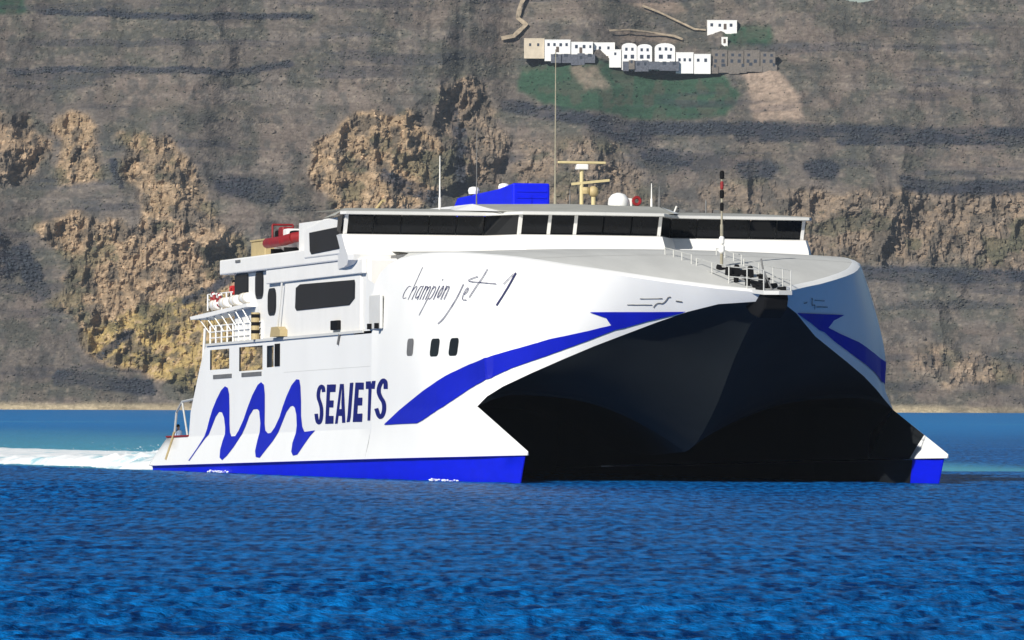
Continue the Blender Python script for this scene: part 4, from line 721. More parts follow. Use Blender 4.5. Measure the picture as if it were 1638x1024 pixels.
# blue bottoms
for s in (-1,1):
    m=MB(); cols=[]
    for x in [-.15,-.8,-1.8,-3.5,-5.2,-7,-9.3,-13,-18,-26,-36,-50,-65,-79.8]:
        tt=np.clip((x+9.3)/9.15,0,1)
        yc=np.interp(-x,[9.3,11,13,17,21,25],[12.0,12.25,12.4,12.62,12.8,12.95]) if x<-9.3 else 12.0+(11.27-12.0)*tt**1.5
        yi=np.interp(-x,[9.3,18],[10.0,9.6]) if x<-9.3 else 10.0+1.2*tt**1.6
        step=.14*min(1,(.0-x)/6+.1); yc=max(yc-step,11.215); yi=min(yi+.03,11.2)
        yb=(yc+yi)/2; w_=(yc-yi)/2
        rk=.66*max(0,1+x/14)
        cols.append([(x,s*yc,.30),(x-rk*.75,s*(yb+w_*.93),-.45),(x-rk*1.6,s*(yb+w_*.8),-1.3),(x-rk*3,s*yb,-3.2),(x-rk*1.6,s*(yb-w_*.8),-1.3),(x-rk*.75,s*(yb-w_*.93),-.45),(x,s*yi,.30)])
    m.grid(cols)
    m.add(cols[0],[tuple(range(7))]); m.add(cols[-1],[tuple(range(7))])
    # underside of the chine
    m.grid([[(c[0][0],c[0][1],.30),(c[0][0],c[0][1]+s*.2*min(1,(.0-c[0][0])/6+.0),.348)] for c in cols])
    obj('hull_bottom',m,[M_blue],F_,smooth=40,weld=True)
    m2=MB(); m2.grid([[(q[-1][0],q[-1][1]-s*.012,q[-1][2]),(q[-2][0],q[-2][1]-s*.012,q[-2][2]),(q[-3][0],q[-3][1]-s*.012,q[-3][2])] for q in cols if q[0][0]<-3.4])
    obj('inner_shade_band',m2,M_tun_shade,F_)  # covers the inner blue bottom with painted tunnel shade
# dark rubbing line at the chine and strake along the main deck
for s in (-1,1):
    obj('strake',MB().box(-66.4,-28.7,*sorted((s*12.602,s*12.70)),7.22,7.36),M_lgrey,F_)
    obj('seam',MB().box(-47.2,-27.2,*sorted((s*12.601,s*12.606)),5.36,5.39),M_lgrey,F_)
# decks
obj('mooring_deck',MB().box(-66.5,-47,-12.35,12.35,4.9,5.1),M_grey,F_)
obj('mooring_bulkhead',MB().box(-47.2,-47.0,-12.4,12.4,5.1,7.2),M_lgrey,F_)
obj('main_deck',MB().box(-66.5,-28.5,-12.58,12.58,7.2,7.31),M_deck,F_)
for s in (-1,1):
    for x in (-67,-59.6,-51.9): obj('stanchion',MB().box(x-.12,x+.12,*sorted((s*12.2,s*12.45)),5.1,7.2),M_white2,F_)
    for a,b_ in ((-64.7,-60.0),(-57.5,-52.6)): obj('freeing_port',MB().box(a,b_,*sorted((s*12.601,s*12.63)),5.28,5.52),M_grey,F_)
    obj('doorway',MB().box(-49.35,-48.15,*sorted((s*12.601,s*12.64)),5.75,7.02),M_black,F_)
obj('deck_locker',MB().box(-64,-61,-6,-3,5.1,6.4),M_tan,F_)

# deckhouse of the passenger deck, with its windows
dh=obj('deckhouse',MB().box(-60.4,-28.4,-12.4,12.4,7.31,11.26),M_white2,F_,bevel=.12)
obj('roof_fascia',MB().box(-62.5,-31.6,-12.78,12.78,11.26,12.12),M_white2,F_,bevel=.08)
for s in (-1,1):
    obj('lower_fascia',MB().box(-51.4,-28.9,*sorted((s*12.402,s*12.66)),10.45,11.257),M_white2,F_,bevel=.05)
    obj('side_bulge',MB().prism([(-49.6,7.36),(-30,7.36),(-30,10.44),(-47.4,10.44)],*sorted((s*12.402,s*12.50))),M_white2,F_)
def rpoly(x0,x1,z0,z1,r,n=5):
    P=[]
    for cx,cz,a0 in ((x1-r,z1-r,0),(x0+r,z1-r,pi/2),(x0+r,z0+r,pi),(x1-r,z0+r,1.5*pi)):
        for k in range(n): a=a0+k/(n-1)*pi/2; P.append((cx+r*cos(a),cz+r*sin(a)))
    return P
def side_window(P,y,s,name='window'):
    c=np.mean(P,axis=0); Q=[tuple(c+(np.array(p)-c)*(1+.16/max(.3,np.linalg.norm(np.array(p)-c)))) for p in P]
    w_=obj(name,MB().prism(Q,*sorted((s*(y+.002),s*(y+.035)))),M_frame,F_)
    obj('pane',MB().prism(P,*sorted((s*(y+.036),s*(y+.05)))),M_glass2,w_)
for s in (-1,1):
    side_window(rpoly(-60.0,-56.9,9.85,11.15,.28),12.4,s)
    side_window(rpoly(-54.9,-53.2,9.82,11.15,.4),12.4,s)
    side_window(rpoly(-51.8,-50.1,8.8,10.08,.42),12.4,s)
    side_window([(-44.6,10.05),(-43.6,10.22),(-31.4,10.14),(-31.25,9.95),(-31.3,9.15),(-32.5,8.82),(-44.4,8.80),(-44.75,8.95)],12.5,s)
    for (a,c,d_,e_) in PORTS:
        P=[]
        for q in rpoly(a,c,d_,e_,.22,4):
            hit=hull_bvh.ray_cast(Vector((q[0],s*25,q[1])),Vector((0,-s,0)))
            if hit[0]: P.append(hit[0]+Vector((0,s*.02,0)))
        if len(P)>3:
            m=MB(); m.add(P,[tuple(range(len(P)))]); obj('porthole',m,M_grey if a<-20 else M_glass,F_)
    # fittings on the starboard and port sides
    obj('vent_panel',MB().box(-27.4,-24.9,*sorted((s*12.50,s*12.66)),7.35,9.2),M_lgrey,F_,bevel=.05)
    obj('vent_box',MB().box(-35.9,-34.3,*sorted((s*12.502,s*12.72)),7.5,8.02),M_black,F_,bevel=.04)
    obj('drain_pipe',MB().tube((-33.95,s*12.66,7.25),(-34.35,s*12.66,6.7),.07),M_grey,F_)
    obj('raft_shelf',MB().prism([(-49.2,7.4),(-46.8,7.4),(-46.8,7.75),(-47.4,7.95),(-48.9,7.95)],*sorted((s*12.51,s*12.95))),M_tan,F_)
    obj('stay',MB().tube((-48.2,s*12.75,7.9),(-47.3,s*12.72,10.4),.06),M_lgrey,F_)
    obj('roof_vent',MB().box(-58.4,-57.2,*sorted((s*12.782,s*12.82)),11.85,12.0),M_grey,F_)
    for x in (-26.9,-25.3): obj('floodlight',MB().box(x-.16,x+.16,*sorted((s*12.662,s*12.85)),7.36,7.66),M_black,F_)

# aft open deck: rails, balcony, life raft canisters
for s in (-1,1):
    r=MB(); y=s*12.45
    for x in np.arange(-66.2,-53.0,1.45): r.tube((x,y,7.31),(x,y,8.38),.055)
    for z in (7.68,8.03,8.38): r.tube((-66.2,y,z),(-53.2,y,z),.04)
    obj('railing',r,M_white2,F_)
    r=MB()
    for x in np.arange(-66.9,-60.8,1.2): r.tube((x,y,9.3),(x,y,10.25),.05)
    for z in (9.6,9.92,10.25): r.tube((-66.9,y,z),(-60.6,y,z),.035)
    obj('balcony_railing',r,M_white2,F_)
    obj('striped_bollard',MB().tube((-53.9,s*12.68,7.36),(-53.9,s*12.68,8.9),.24,12),M_tan,F_)
    for z in (7.7,8.15,8.6): obj('black_band',MB().lathe([(.25,0),(.25,.20)],(-53.9,s*12.68,z),12),M_black,F_)
    c=MB()
    c.prism([(-69.4,9.0),(-65.6,9.12),(-54.9,9.45),(-54.9,9.25),(-65.6,8.86),(-69.2,8.82)],*sorted((s*11.6,s*12.95)))
    obj('raft_platform',c,M_white2,F_)
    for k in range(7):
        x=-67.6+k*1.85; z=8.98+(x+69.4)*.028
        obj('platform_bracket',MB().tube((x,s*12.9,z-.05),(x+.8,s*12.35,8.0),.04),M_galv,F_)
    for k in range(4):
        x=-64.6+k*2.5; z=9.62+(x+64)*.028
        can=obj('life_raft_canister',MB().lathe([(.12,-.8),(.26,-.77),(.30,-.66),(.30,.66),(.26,.77),(.12,.8)],(x,s*12.5,z),14,'x'),M_white2,F_,smooth=40)
        for q in (-.4,.4): obj('strap',MB().lathe([(.312,-.03),(.312,.03)],(x+q,s*12.5,z),14,'x'),M_tan,can)
obj('balcony',MB().box(-67.0,-60.4,-11.55,11.55,9.1,9.28),M_white2,F_)
obj('aft_wall_glazing',MB().box(-60.47,-60.402,-10,10,9.5,10.9),M_glass2,F_)
# stern details
for s in (-1,1):
    r=MB(); r.path([(-76.2,s*12.3,2.0),(-75.6,s*12.3,3.5),(-73.9,s*12.35,4.1),(-70.6,s*12.4,4.2)],.07)
    r.path([(-73.9,s*12.35,4.1),(-72.4,s*12.35,2.0)],.06); obj('stern_frame',r,M_galv,F_)
    obj('mooring_line',MB().path([(-74.8,s*12.62,2.3),(-75.2,s*12.74,1.6),(-75.7,s*12.92,.7)],.07),M_tan,F_)
    obj('bulwark_cap',MB().box(-76.9,-71.2,*sorted((s*12.3,s*12.66)),2.002,2.10),M_red,F_)
    obj('stern_post',MB().tube((-68.9,s*12.3,5.1),(-68.2,s*12.3,8.3),.09),M_white2,F_)

# bridge: deckhouse, wings, raised centre, glazing
obj('bridge_house',MB().prism([(-41.6,11.6),(-41.6,13.05),(-41.0,13.3),(-37.2,13.66),(-32.1,13.70),(-31.6,12.5),(-31.2,11.6)],-12.84,12.84),M_white2,F_,bevel=.08)
for s in (-1,1): side_window([(-40.1,12.98),(-32.6,13.10),(-32.2,12.75),(-31.95,11.95),(-39.6,11.82),(-39.95,12.0)],12.84,s,'bridge_side_window')
PLAN=[(-31.9,-13.25),(-31.5,-13.0),(-31.2,-5.3),(-28.6,-3.95),(-28.3,0),(-28.6,3.95),(-31.2,5.3),(-31.5,13.0),(-31.9,13.25)]
def offs(P,d_): return [(x+d_,y) for x,y in P]
def plan_strip(pl0,z0,pl1,z1): return [[(a[0],a[1],z0),(b_[0],b_[1],z1)] for a,b_ in zip(pl0,pl1)]
sill=MB()
PR=[(.15,12.66,1),(.75,12.60,1),(.95,12.40,1),(1.35,12.0,1),(1.75,11.5,.995),(1.6,11.2,.99),(.9,10.98,.98),(-.4,10.86,.97),(-2.2,10.82,.96)]
sill.grid([[(a[0]+dx,a[1]*k_,z_) for dx,z_,k_ in PR] for a in PLAN])
for s in (-1,1):
    sill.add([(-31.9+dx,s*13.25*k_,z_) for dx,z_,k_ in PR]+[(-34.1,s*12.86,12.66)],[tuple(range(10))])
obj('bridge_front',sill,M_white2,F_,smooth=30,weld=True)
obj('bridge_core',MB().prism([(-45,13.69),(-32.4,13.69),(-32.4,11.3),(-45,11.3)],-12.3,12.3),M_white2,F_)
obj('bridge_centre_core',MB().prism([(-33,-5.0),(-31.4,-5.0),(-29.1,-3.7),(-28.85,0),(-29.1,3.7),(-31.4,5.0),(-33,5.0)],11.3,13.72,'z'),M_frame,F_)
def wpane(a,b_,n,name='bridge_window',mull=None):
    a=np.array(a);b_=np.array(b_)
    for k in range(n):
        p=a+(b_-a)*(k/n); q=a+(b_-a)*((k+1)/n); g=(q-p)*.025
        p1=p+g;q1=q-g
        m=MB(); m.add([(p1[0],p1[1],12.67),(q1[0],q1[1],12.67),(q1[0]+.42,q1[1],13.70),(p1[0]+.42,p1[1],13.70),(p1[0]-.06,p1[1],12.67),(q1[0]-.06,q1[1],12.67),(q1[0]+.36,q1[1],13.70),(p1[0]+.36,p1[1],13.70)],[(0,1,2,3),(7,6,5,4),(0,4,5,1),(1,5,6,2),(2,6,7,3),(3,7,4,0)])
        obj(name,m,M_glass,F_)
def mullion(p,m_,w_=.12):
    x,y=p; q=MB(); q.add([(x-.12,y-w_,12.66),(x+.07,y-w_,12.66),(x+.07,y+w_,12.66),(x-.12,y+w_,12.66),(x+.30,y-w_,13.705),(x+.49,y-w_,13.705),(x+.49,y+w_,13.705),(x+.30,y+w_,13.705)],[(0,3,2,1),(4,5,6,7),(0,1,5,4),(1,2,6,5),(2,3,7,6),(3,0,4,7)])
    obj('mullion',q,m_,F_)
wpane(PLAN[1],PLAN[2],5); wpane(PLAN[2],PLAN[3],1); wpane(PLAN[3],(-28.45,-2.35),1); wpane((-28.45,-2.35),(-28.36,-.9),1); wpane((-28.36,-.9),PLAN[5],3); wpane(PLAN[5],PLAN[6],1); wpane(PLAN[6],PLAN[7],5)
for p in (PLAN[1],PLAN[7],PLAN[3],(-28.45,-2.35),(-28.36,-.9),PLAN[5]): mullion(p,M_white2,.09)
for s in (-1,1):
    obj('bridge_end_window',MB().add([(-31.7,s*13.2,12.68),(-33.4,s*12.98,12.9),(-33.2,s*12.98,13.68),(-31.2,s*13.2,13.68)],[(0,1,2,3)]),M_glass,F_)
    obj('wing_shelf',MB().box(-31.0,-30.7,*sorted((s*7.7,s*9.6)),12.18,12.28),M_black,F_)
# roofs
rf=MB(); E1=[(x+.95,y*1.012) for x,y in PLAN]; 
rim=[[(a[0]-.6,a[1],13.705),(a[0],a[1],13.72),(a[0],a[1],13.86),(a[0]-.12,a[1]*.995,13.90)] for a in E1]
obj('roof_edge',MB().grid(rim),M_lgrey,F_,smooth=30)
rt=MB(); ridge=[(-37.6,-11.5),(-37.4,-11.2),(-37,-5.2),(-35.5,-4.2),(-35.5,0),(-35.5,4.2),(-37,5.2),(-37.4,11.2),(-37.6,11.5)]
rt.grid([[(a[0]-.12,a[1]*.995,13.902),((a[0]+r_[0])/2,(a[1]+r_[1])/2,14.12),(r_[0],r_[1],14.30),(-45,r_[1],14.34)] for a,r_ in zip(E1,ridge)])
for s in (-1,1): rt.add([(-31.1,s*13.3,13.9),(-37.6,s*11.5,14.3),(-37.8,s*12.7,13.72),(-33,s*13.2,13.72)],[(0,1,2,3)])
obj('bridge_roof',rt,M_roof,F_,smooth=25)
cr_=MB(); cr_.add([(-28.9,-4.9,13.93),(-28.6,0,13.95),(-28.9,4.9,13.93),(-33.2,-5.3,14.42),(-33,0,14.50),(-33.2,5.3,14.42),(-46,-5.3,14.5),(-46,0,14.58),(-46,5.3,14.5)],[(0,1,4,3),(1,2,5,4),(3,4,7,6),(4,5,8,7)])
obj('wheelhouse_roof',cr_,M_roof,F_,solid=.05)
obj('wheelhouse_fascia',MB().add([(-28.9,-4.95,13.91),(-33.2,-5.36,14.46),(-46,-5.36,14.54),(-46,-6.4,13.9),(-33.0,-6.4,14.08)],[(0,1,4),(1,2,3,4)]),M_white,F_)
obj('wheelhouse_fascia',MB().add([(-28.9,4.95,13.91),(-33.2,5.36,14.46),(-46,5.36,14.54),(-46,6.4,13.9),(-33.0,6.4,14.08)],[(0,1,4),(1,2,3,4)]),M_white,F_)

# foredeck
fd=MB(); cols=[]
tops=[c[-1] for c in shA]+[c[-1] for c in shB[1:17]]
for p in tops:
    w_=max(p[1]-.42*min(1,p[1]/1.2),.12); x=p[0]-.2
    cols.append([(x,w_*u,p[2]+.15+.28*min(1,w_/8)*(1-u*u)) for u in np.linspace(-1,1,17)])
zl_=cols[-1][8][2]
for x,w_,z in ((-25.2,11.0,11.45),(-28.2,10.8,11.62),(-31.4,10.8,11.72)):
    cols.append([(x,w_*u,z+.10*(1-u*u)) for u in np.linspace(-1,1,17)])
fd.grid(cols); obj('foredeck',fd,M_deck,F_,smooth=30)
for s in (-1,1):
    obj('recess_wall',MB().box(-31,-25.3,*sorted((s*10.7,s*10.85)),9.0,11.44),M_grey,F_)  # dark grey walls and floor put the gap's shade into the colour
obj('recess_floor',MB().box(-28.4,-25.0,-12.3,12.3,9.2,9.3),M_grey,F_)
# deck seams
for x in (-8,-13,-18,-23):
    k=min(range(len(tops)),key=lambda i:abs(tops[i][0]-x)); c=cols[k]
    obj('deck_seam',MB().grid([[(p[0]-.03,p[1],p[2]+.006),(p[0]+.03,p[1],p[2]+.006)] for p in c]),M_roof,F_)

# bow fittings
obj('stem_fender',MB().prism([(3.0,8.55),(7.0,8.62),(7.15,8.3),(6.9,7.75),(5.9,7.35),(4.6,7.55),(3.4,8.0)],-.62,.62),M_black,F_,bevel=.1)
obj('bow_platform',MB().add([(-3.2,-1.3,9.62),(2.5,-1.2,9.02),(7.3,-.75,8.70),(7.5,0,8.70),(7.3,.75,8.70),(2.5,1.2,9.02),(-3.2,1.3,9.62),(-3.2,-1.3,9.42),(2.5,-1.2,8.82),(7.3,-.75,8.5),(7.5,0,8.5),(7.3,.75,8.5),(2.5,1.2,8.82),(-3.2,1.3,9.42)],[(0,1,5,6),(1,2,3,4,5),(7,13,12,8),(8,12,11,10,9),(0,7,8,1),(1,8,9,2),(2,9,10,3),(3,10,11,4),(4,11,12,5),(5,12,13,6),(6,13,7,0)]),M_tan if False else M_lgrey,F_)
wl_=obj('windlass',MB().lathe([(.15,-.7),(.42,-.65),(.42,-.5),(.22,-.45),(.22,.45),(.42,.5),(.42,.65),(.15,.7)],(.4,0,9.75),14,'y'),M_black,F_,smooth=40)
obj('windlass_bed',MB().box(-.4,1.5,-.8,.8,9.2,9.45),M_grey,wl_)
obj('mooring_winch',MB().lathe([(.15,-.6),(.36,-.55),(.36,-.4),(.2,-.35),(.2,.35),(.36,.4),(.36,.55),(.15,.6)],(-1.7,0,9.95),14,'y'),M_black,F_,smooth=40)
obj('anchor',MB().path([(2.6,0,9.25),(5.4,0,9.0)],.14).path([(4.9,-.6,9.05),(5.5,0,8.98),(4.9,.6,9.05)],.13),M_black,F_)
for s in (-1,1):
    r=MB()
    P=[(-3.1,s*1.28,9.6),(-.3,s*1.26,9.3),(2.5,s*1.18,9.0),(5.0,s*.95,8.85),(7.2,s*.72,8.7)]
    for p in P: r.tube(p,(p[0],p[1],p[2]+1.05),.035)
    for hh_ in (.55,1.05): r.path([(p[0],p[1],p[2]+hh_) for p in P],.025)
    obj('bow_railing',r,M_galv,F_)
r=MB()
P=[(-8.6,-1.4,10.35),(-7.0,-1.4,10.2),(-5.4,-1.4,10.02),(-3.8,-1.35,9.85)]
for p in P: r.tube(p,(p[0],p[1],p[2]+1.0),.035)
for hh_ in (.5,1.0): r.path([(p[0],p[1],p[2]+hh_) for p in P],.025)
P=[(-8.6,1.4,10.35),(-7.0,1.4,10.2),(-5.4,1.4,10.02),(-3.8,1.35,9.85)]
for p in P: r.tube(p,(p[0],p[1],p[2]+1.0),.035)
for hh_ in (.5,1.0): r.path([(p[0],p[1],p[2]+hh_) for p in P],.025)
obj('hatch_railing',r,M_galv,F_)
for x,y,h_ in ((-2.2,.9,.55),(1.9,.7,.5),(2.2,-.7,.5),(3.6,.5,.45),(3.6,-.5,.45)): obj('bollard',MB().lathe([(.13,0),(.13,h_),(.2,h_),(.2,h_+.12)],(x,y,9.62-(x+3.2)*.105),10),M_black,F_)
obj('anchor_chain',MB().path([(.8,0,9.6),(2.0,0,9.3),(2.8,0,9.25)],.1,6),M_grey,F_)
for s in (-1,1): obj('fairlead',MB().box(5.6,6.5,*sorted((s*.45,s*.7)),8.66,8.95),M_black,F_,bevel=.05)
obj('flag_staff',MB().tube((5.4,0,8.7),(4.3,0,10.4),.05).tube((6.4,0,8.7),(4.6,0,9.9),.045),M_grey,F_)
mast=obj('bow_mast',MB().tube((-2.85,0,9.5),(-2.85,0,12.4),.085,10).tube((-2.85,0,12.4),(-2.85,0,14.9),.055,10),M_mast,F_)
for z,w_,m_ in ((14.75,.12,M_black),(14.2,.09,M_red),(13.75,.12,M_black),(13.1,.10,M_black),(11.35,.14,M_white2),(10.9,.16,M_white2)):
    obj('mast_lamp',MB().lathe([(w_*.6,0),(w_,.08),(w_,.36),(w_*.6,.44)],(-2.85,0,z),10),m_,mast)

# roof top: blue casing, aerials, radars, domes
bc=obj('funnel_casing',MB().prism([(-53.6,13.8),(-53.6,15.05),(-52.7,15.55),(-44,15.72),(-40.4,15.95),(-40.4,13.8)],-1.15,1.0),M_blue,F_,bevel=.1)
for x,y in ((-44,-.7),(-49.5,-1.0)): obj('vent_cowl',MB().lathe([(.3,-.1),(.34,.1),(.28,.26),(.12,.32)],(x,y,15.75),12),M_white2,bc)
for z in (14.4,14.75,15.1,15.45): obj('louvre',MB().box(-40.398,-40.36,-.9,.8,z,z+.08),M_blue,bc)
obj('ridge_frame',MB().path([(-38.5,-9.5,14.3),(-38.2,-9.2,14.75),(-37.8,-9.2,14.75)],.08),M_tan,F_)
def aerial(x,y,z0,z1,r,m_): return obj('whip_aerial',MB().tube((x,y,z0),(x,y,z0+.8),r*1.6,8).tube((x,y,z0+.8),(x,y,z1),r,8,r*.5),m_,F_)
aerial(-36,.1,14.4,23.2,.05,M_mast); aerial(-36,-6.5,14.1,17.2,.045,M_white2); aerial(-36,-4.4,14.2,18.6,.03,M_grey)
aerial(-36,5.65,14.2,15.85,.04,M_white2); aerial(-36,6.1,14.2,15.7,.05,M_grey); aerial(-36,.95,14.3,15.5,.03,M_grey); aerial(-36,8.8,14.1,15.0,.03,M_grey)
rm=obj('radar_mast',MB().tube((-36,1.62,14.3),(-36,1.62,16.75),.11,10).tube((-36,2.3,14.3),(-36,2.3,15.05),.12,10),M_cream2,F_)
obj('radar_scanner',MB().box(-36.12,-35.88,.25,3.0,16.88,17.02),M_cream2,rm,bevel=.04)
obj('radar_gearbox',MB().box(-36.25,-35.75,1.3,1.95,16.55,16.86),M_white2,rm,bevel=.05)
obj('radar_scanner',MB().add([(-36.1,1.05,15.68),(-35.9,1.05,15.68),(-35.9,3.2,15.92),(-36.1,3.2,15.92),(-36.1,1.05,15.82),(-35.9,1.05,15.82),(-35.9,3.2,16.06),(-36.1,3.2,16.06)],[(0,3,2,1),(4,5,6,7),(0,1,5,4),(1,2,6,5),(2,3,7,6),(3,0,4,7)]),M_cream2,rm)
obj('radar_dome',MB().lathe([(.1,-.3),(.26,-.18),(.30,.0),(.26,.18),(.1,.3)],(-36,2.3,15.35),14),M_tan,rm,smooth=50)
obj('sensor_drum',MB().lathe([(.22,-.18),(.26,0),(.22,.18)],(-36,1.85,15.4),12),M_tan,rm)
obj('satellite_dome',MB().lathe([(.5,0),(.6,.25),(.56,.55),(.38,.78),(.12,.88)],(-36,3.75,14.42),18),M_white,F_,smooth=60)
obj('antenna_box',MB().box(-36.2,-35.8,4.25,4.5,14.4,15.0),M_white2,F_,bevel=.05)
obj('life_ring_holder',MB().torus((-35.7,4.72,14.85),.2,.09,'x',14,6),M_red,F_)
for y in (6.6,7.4,8.2,9.4): obj('floodlight',MB().box(-36.1,-35.8,y-.14,y+.14,14.12,14.42),M_grey,F_)
obj('roof_camera',MB().tube((-36,6.9,14.1),(-35.8,7.05,14.6),.05),M_white2,F_)

# livery: waves, name, script and swoosh, painted on both sides
def on_side(x,z,s,off):
    hit=hull_bvh.ray_cast(Vector((x,s*30,z)),Vector((0,-s,0)))
    if hit[0] is None or abs(hit[0].y)<.3: return None
    n=hit[1] if hit[1].y*s>0 else -hit[1]
    return hit[0]+n*off
def strip(m,a,b_,s,off,nc=4):
    A=[]; a2=[a[0]]; b2=[b_[0]]
    for (p0,p1,q0,q1) in zip(a[:-1],a[1:],b_[:-1],b_[1:]):
        nn=max(1,int(max(abs(p1[0]-p0[0]),abs(q1[0]-q0[0]))/.1))
        for k in range(1,nn+1):
            u=k/nn; a2.append((p0[0]+(p1[0]-p0[0])*u,p0[1]+(p1[1]-p0[1])*u)); b2.append((q0[0]+(q1[0]-q0[0])*u,q0[1]+(q1[1]-q0[1])*u))
    for p,q in zip(a2,b2):
        c=[]
        for k in range(nc+1):
            u=k/nc; r_=on_side(p[0]+(q[0]-p[0])*u,p[1]+(q[1]-p[1])*u,s,off)
            c.append(r_)
        A.append(c)
    for c0,c1 in zip(A[:-1],A[1:]):
        for k in range(nc):
            q=[c0[k],c1[k],c1[k+1],c0[k+1]]
            if all(x is not None for x in q): m.add(q,[(0,1,2,3)])
def poly(m,P,s,off):
    from mathutils.geometry import tessellate_polygon
    T=tessellate_polygon([[Vector((p[0],p[1],0)) for p in P]])
    V_=[on_side(p[0],p[1],s,off) for p in P]
    m.add([v if v is not None else (0,0,0) for v in V_],[t_ for t_ in T if all(V_[i] is not None for i in t_)])
def flipx(P): # lettering reads forward-to-aft reversed on the other side
    return [(-62.0-p[0],p[1]) for p in P]
for s in (-1,1):
    m=MB(); poly(m,WAVE,s,.02); obj('wave_emblem',m,M_logo,F_)
    g=(lambda P:P) if s<0 else flipx
    LG=[(0,1,2,3),(4,5,6),(7,),(8,9,10,11),(12,13)]
    for grp in LG:
        m=MB()
        for i in grp: poly(m,g(LETTERS[i]),s,.02+.002*(i%4))
        obj('letter',m,M_navy,F_)
    for a,b_ in LETTER_STRIPS: m=MB(); strip(m,g(a),g(b_),s,.02,2); obj('letter',m,M_navy,F_)
    m=MB()
    for a,b_ in SWOOSH: strip(m,a,b_,s,.05,6)
    obj('swoosh_stripe',m,M_logo,F_)
    for i,(a,b_) in enumerate(SMALLTEXT): m=MB(); strip(m,a,b_,s,.03+.003*(i%3),1); obj('bow_lettering',m,M_grey,F_)
    for i,(a,b_) in enumerate(SCRIPT): m=MB(); strip(m,a,b_,s,.02+.003*i,1); obj('script_stroke',m,M_ink,F_)

# ------------------------------------------------------------------ things standing on the ferry
def on_ship(o,p,rz=0):
    o.matrix_world=mwf@Matrix.Translation(p)@Matrix.Rotation(rz,4,'Z')
rb=empty('rescue_boat'); tag(rb,'small red and white rescue boat stowed on the upper aft deck','boat'); on_ship(rb,(-52.0,-11.0,12.13))
tb=MB()
prof=[(-2.9,-.75),(-1,-.85),(1.2,-.8),(2.4,-.5),(3.0,0),(2.4,.5),(1.2,.8),(-1,.85),(-2.9,.75)]
tb.path([(x,y,.75+max(0,x-1)*.12) for x,y in prof],.3,10); obj('inflatable_tube',tb,M_red,rb,smooth=50)
obj('keel',MB().add([(-2.8,-.7,.7),(2.6,0,.8),(-2.8,.7,.7),(-2.8,0,.2),(2.0,0,.35)],[(0,1,4,3),(1,2,3,4),(0,3,2),(0,2,1)]),M_white2,rb)
obj('console',MB().box(-.6,.4,-.4,.4,.7,1.5),M_white2,rb,bevel=.08); obj('outboard_engine',MB().box(-3.3,-2.8,-.25,.25,.5,1.5),M_black,rb,bevel=.1)
obj('seat',MB().box(-2.0,-1.0,-.35,.35,.8,1.65),M_red,rb,bevel=.1); obj('roll_bar',MB().path([(-2.3,-.6,.9),(-2.3,-.6,1.8),(-2.3,.6,1.8),(-2.3,.6,.9)],.06),M_red,rb); obj('bow_locker',MB().box(.9,1.9,-.4,.4,.85,1.35),M_black,rb,bevel=.1)
for x in (-1.8,1.4): obj('cradle',MB().box(x-.1,x+.1,-.8,.8,0,.4),M_black,rb)
lk=obj('deck_locker',MB().box(-1.7,1.7,-.9,.9,0,.95),M_tan,bevel=.06); on_ship(lk,(-57.5,-10.8,12.13)); tag(lk,'tan storage locker on the upper aft deck behind the rescue boat','locker')
obj('lid',MB().box(-1.75,1.75,-.95,.95,.952,1.05),M_tan,lk)
for i,(x,z) in enumerate(((-64.9,9.95),(-63.4,9.85))):
    lr=obj('life_ring',MB().torus((0,0,0),.32,.1,'y',20,8),M_red,smooth=50); on_ship(lr,(x,-12.6,z))
    tag(lr,['red life ring hung at the aft end of the balcony rail','red life ring hung on the balcony rail nearer the cabin windows'][i],'life ring','life rings on the aft balcony')
    bnd=MB()
    for a in (.785,2.356,3.927,5.498): bnd.tube((.32*cos(a)-.07*sin(a),0,.32*sin(a)+.07*cos(a)),(.32*cos(a)+.07*sin(a),0,.32*sin(a)-.07*cos(a)),.115,8)
    obj('white_band',bnd,M_white2,lr)
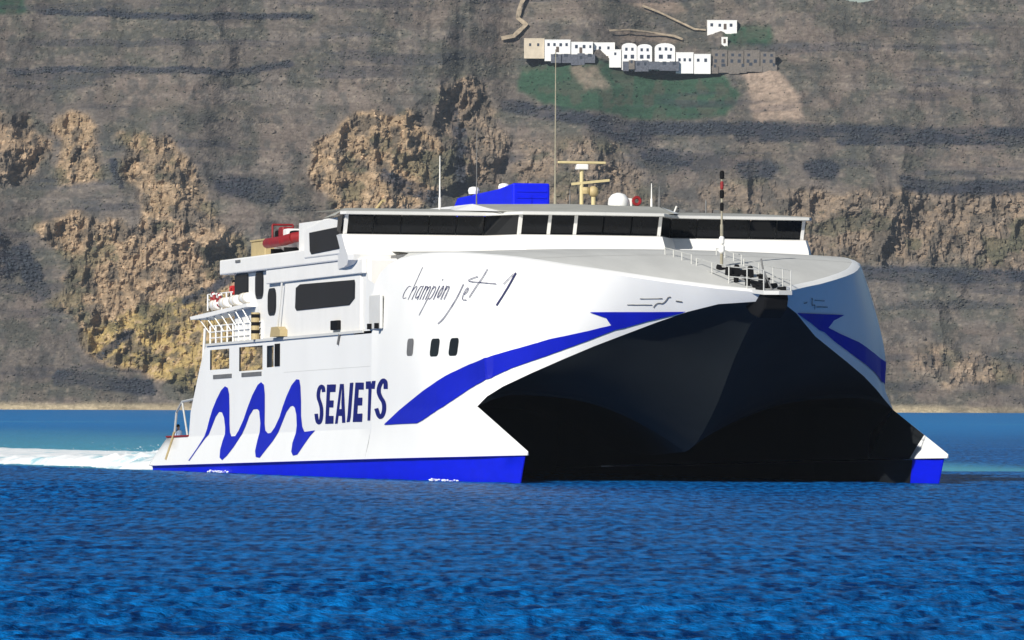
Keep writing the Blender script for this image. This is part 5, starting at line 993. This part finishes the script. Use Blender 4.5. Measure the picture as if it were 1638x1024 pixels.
def person(label,p,rz,shirt,trous):
    root=empty('person'); on_ship(root,p,rz); tag(root,label,'person')
    J=[(0,0,.95,.14),(0,0,1.15,.13),(0,0,1.38,.16),(0,0,1.50,.06),(0,.01,1.62,.095),(0,.01,1.72,.08),
       (-.20,0,1.40,.06),(-.26,.02,1.14,.048),(-.22,.16,.98,.038),(-.20,.22,.96,.035),(.20,0,1.40,.06),(.26,.02,1.14,.048),(.22,.16,.98,.038),(.20,.22,.96,.035),
       (-.10,0,.88,.09),(-.11,.02,.48,.065),(-.11,-.02,.07,.045),(-.11,.14,.04,.04),(.10,0,.88,.09),(.11,.02,.48,.065),(.11,-.02,.07,.045),(.11,.14,.04,.04)]
    Ed=[(0,1),(1,2),(2,3),(3,4),(4,5),(2,6),(6,7),(7,8),(8,9),(2,10),(10,11),(11,12),(12,13),(0,14),(14,15),(15,16),(16,17),(0,18),(18,19),(19,20),(20,21)]
    me=bpy.data.meshes.new('body'); me.from_pydata([j[:3] for j in J],Ed,[]); o=bpy.data.objects.new('body',me); COL.objects.link(o); o.parent=root
    o.modifiers.new('skin','SKIN')
    for v,j in zip(me.skin_vertices[0].data,J): v.radius=(j[3],j[3])
    me.skin_vertices[0].data[0].use_root=True
    sb_=o.modifiers.new('sub','SUBSURF'); sb_.levels=1; sb_.render_levels=1
    pm=bpy.data.materials.new('person_colours'); pm.use_nodes=True; N=pm.node_tree.nodes; L=pm.node_tree.links
    tc=N.new('ShaderNodeTexCoord'); sx=N.new('ShaderNodeSeparateXYZ'); L.new(tc.outputs['Object'],sx.inputs[0])
    cr=N.new('ShaderNodeValToRGB'); cr.color_ramp.interpolation='CONSTANT'; e=cr.color_ramp.elements
    e[0].position=0; e[0].color=(.02,.02,.02,1); e[1].position=.04; e[1].color=(*trous,1)
    a=e.new(.52); a.color=(*shirt,1); a=e.new(.82); a.color=(.42,.25,.17,1)
    dv=N.new('ShaderNodeMath'); dv.operation='DIVIDE'; dv.inputs[1].default_value=1.8; L.new(sx.outputs['Z'],dv.inputs[0]); L.new(dv.outputs[0],cr.inputs[0]); L.new(cr.outputs[0],N['Principled BSDF'].inputs['Base Color'])
    me.materials.append(pm)
    obj('hair',MB().lathe([(.085,-.02),(.105,.04),(.10,.10),(.06,.15),(.02,.165)],(0,-.02,1.65),12),M_black,root,smooth=60)
person('person in a pale blue shirt standing on the stern platform',(-76.2,-12.05,.98),radians(-60),(.35,.45,.62),(.03,.04,.08))
person('person in a red jacket standing on the aft balcony',(-65.6,-11.2,9.28),radians(-80),(.45,.02,.02),(.02,.02,.03))

# ------------------------------------------------------------------ sea haze
hz=obj('haze',MB().box(-7600,7600,-60,4400,-6,192),[],None,fix=True)
hzm=bpy.data.materials.new('haze_air'); hzm.use_nodes=True; N=hzm.node_tree.nodes; N.clear()
pv=N.new('ShaderNodeVolumePrincipled'); pv.inputs['Color'].default_value=(.78,.87,1,1); pv.inputs['Density'].default_value=.000042; pv.inputs['Anisotropy'].default_value=.25
om=N.new('ShaderNodeOutputMaterial'); hzm.node_tree.links.new(pv.outputs[0],om.inputs['Volume'])
hz.data.materials.append(hzm); tag(hz,'thin pale sea haze between the ferry and the hillside','haze',kind='stuff')
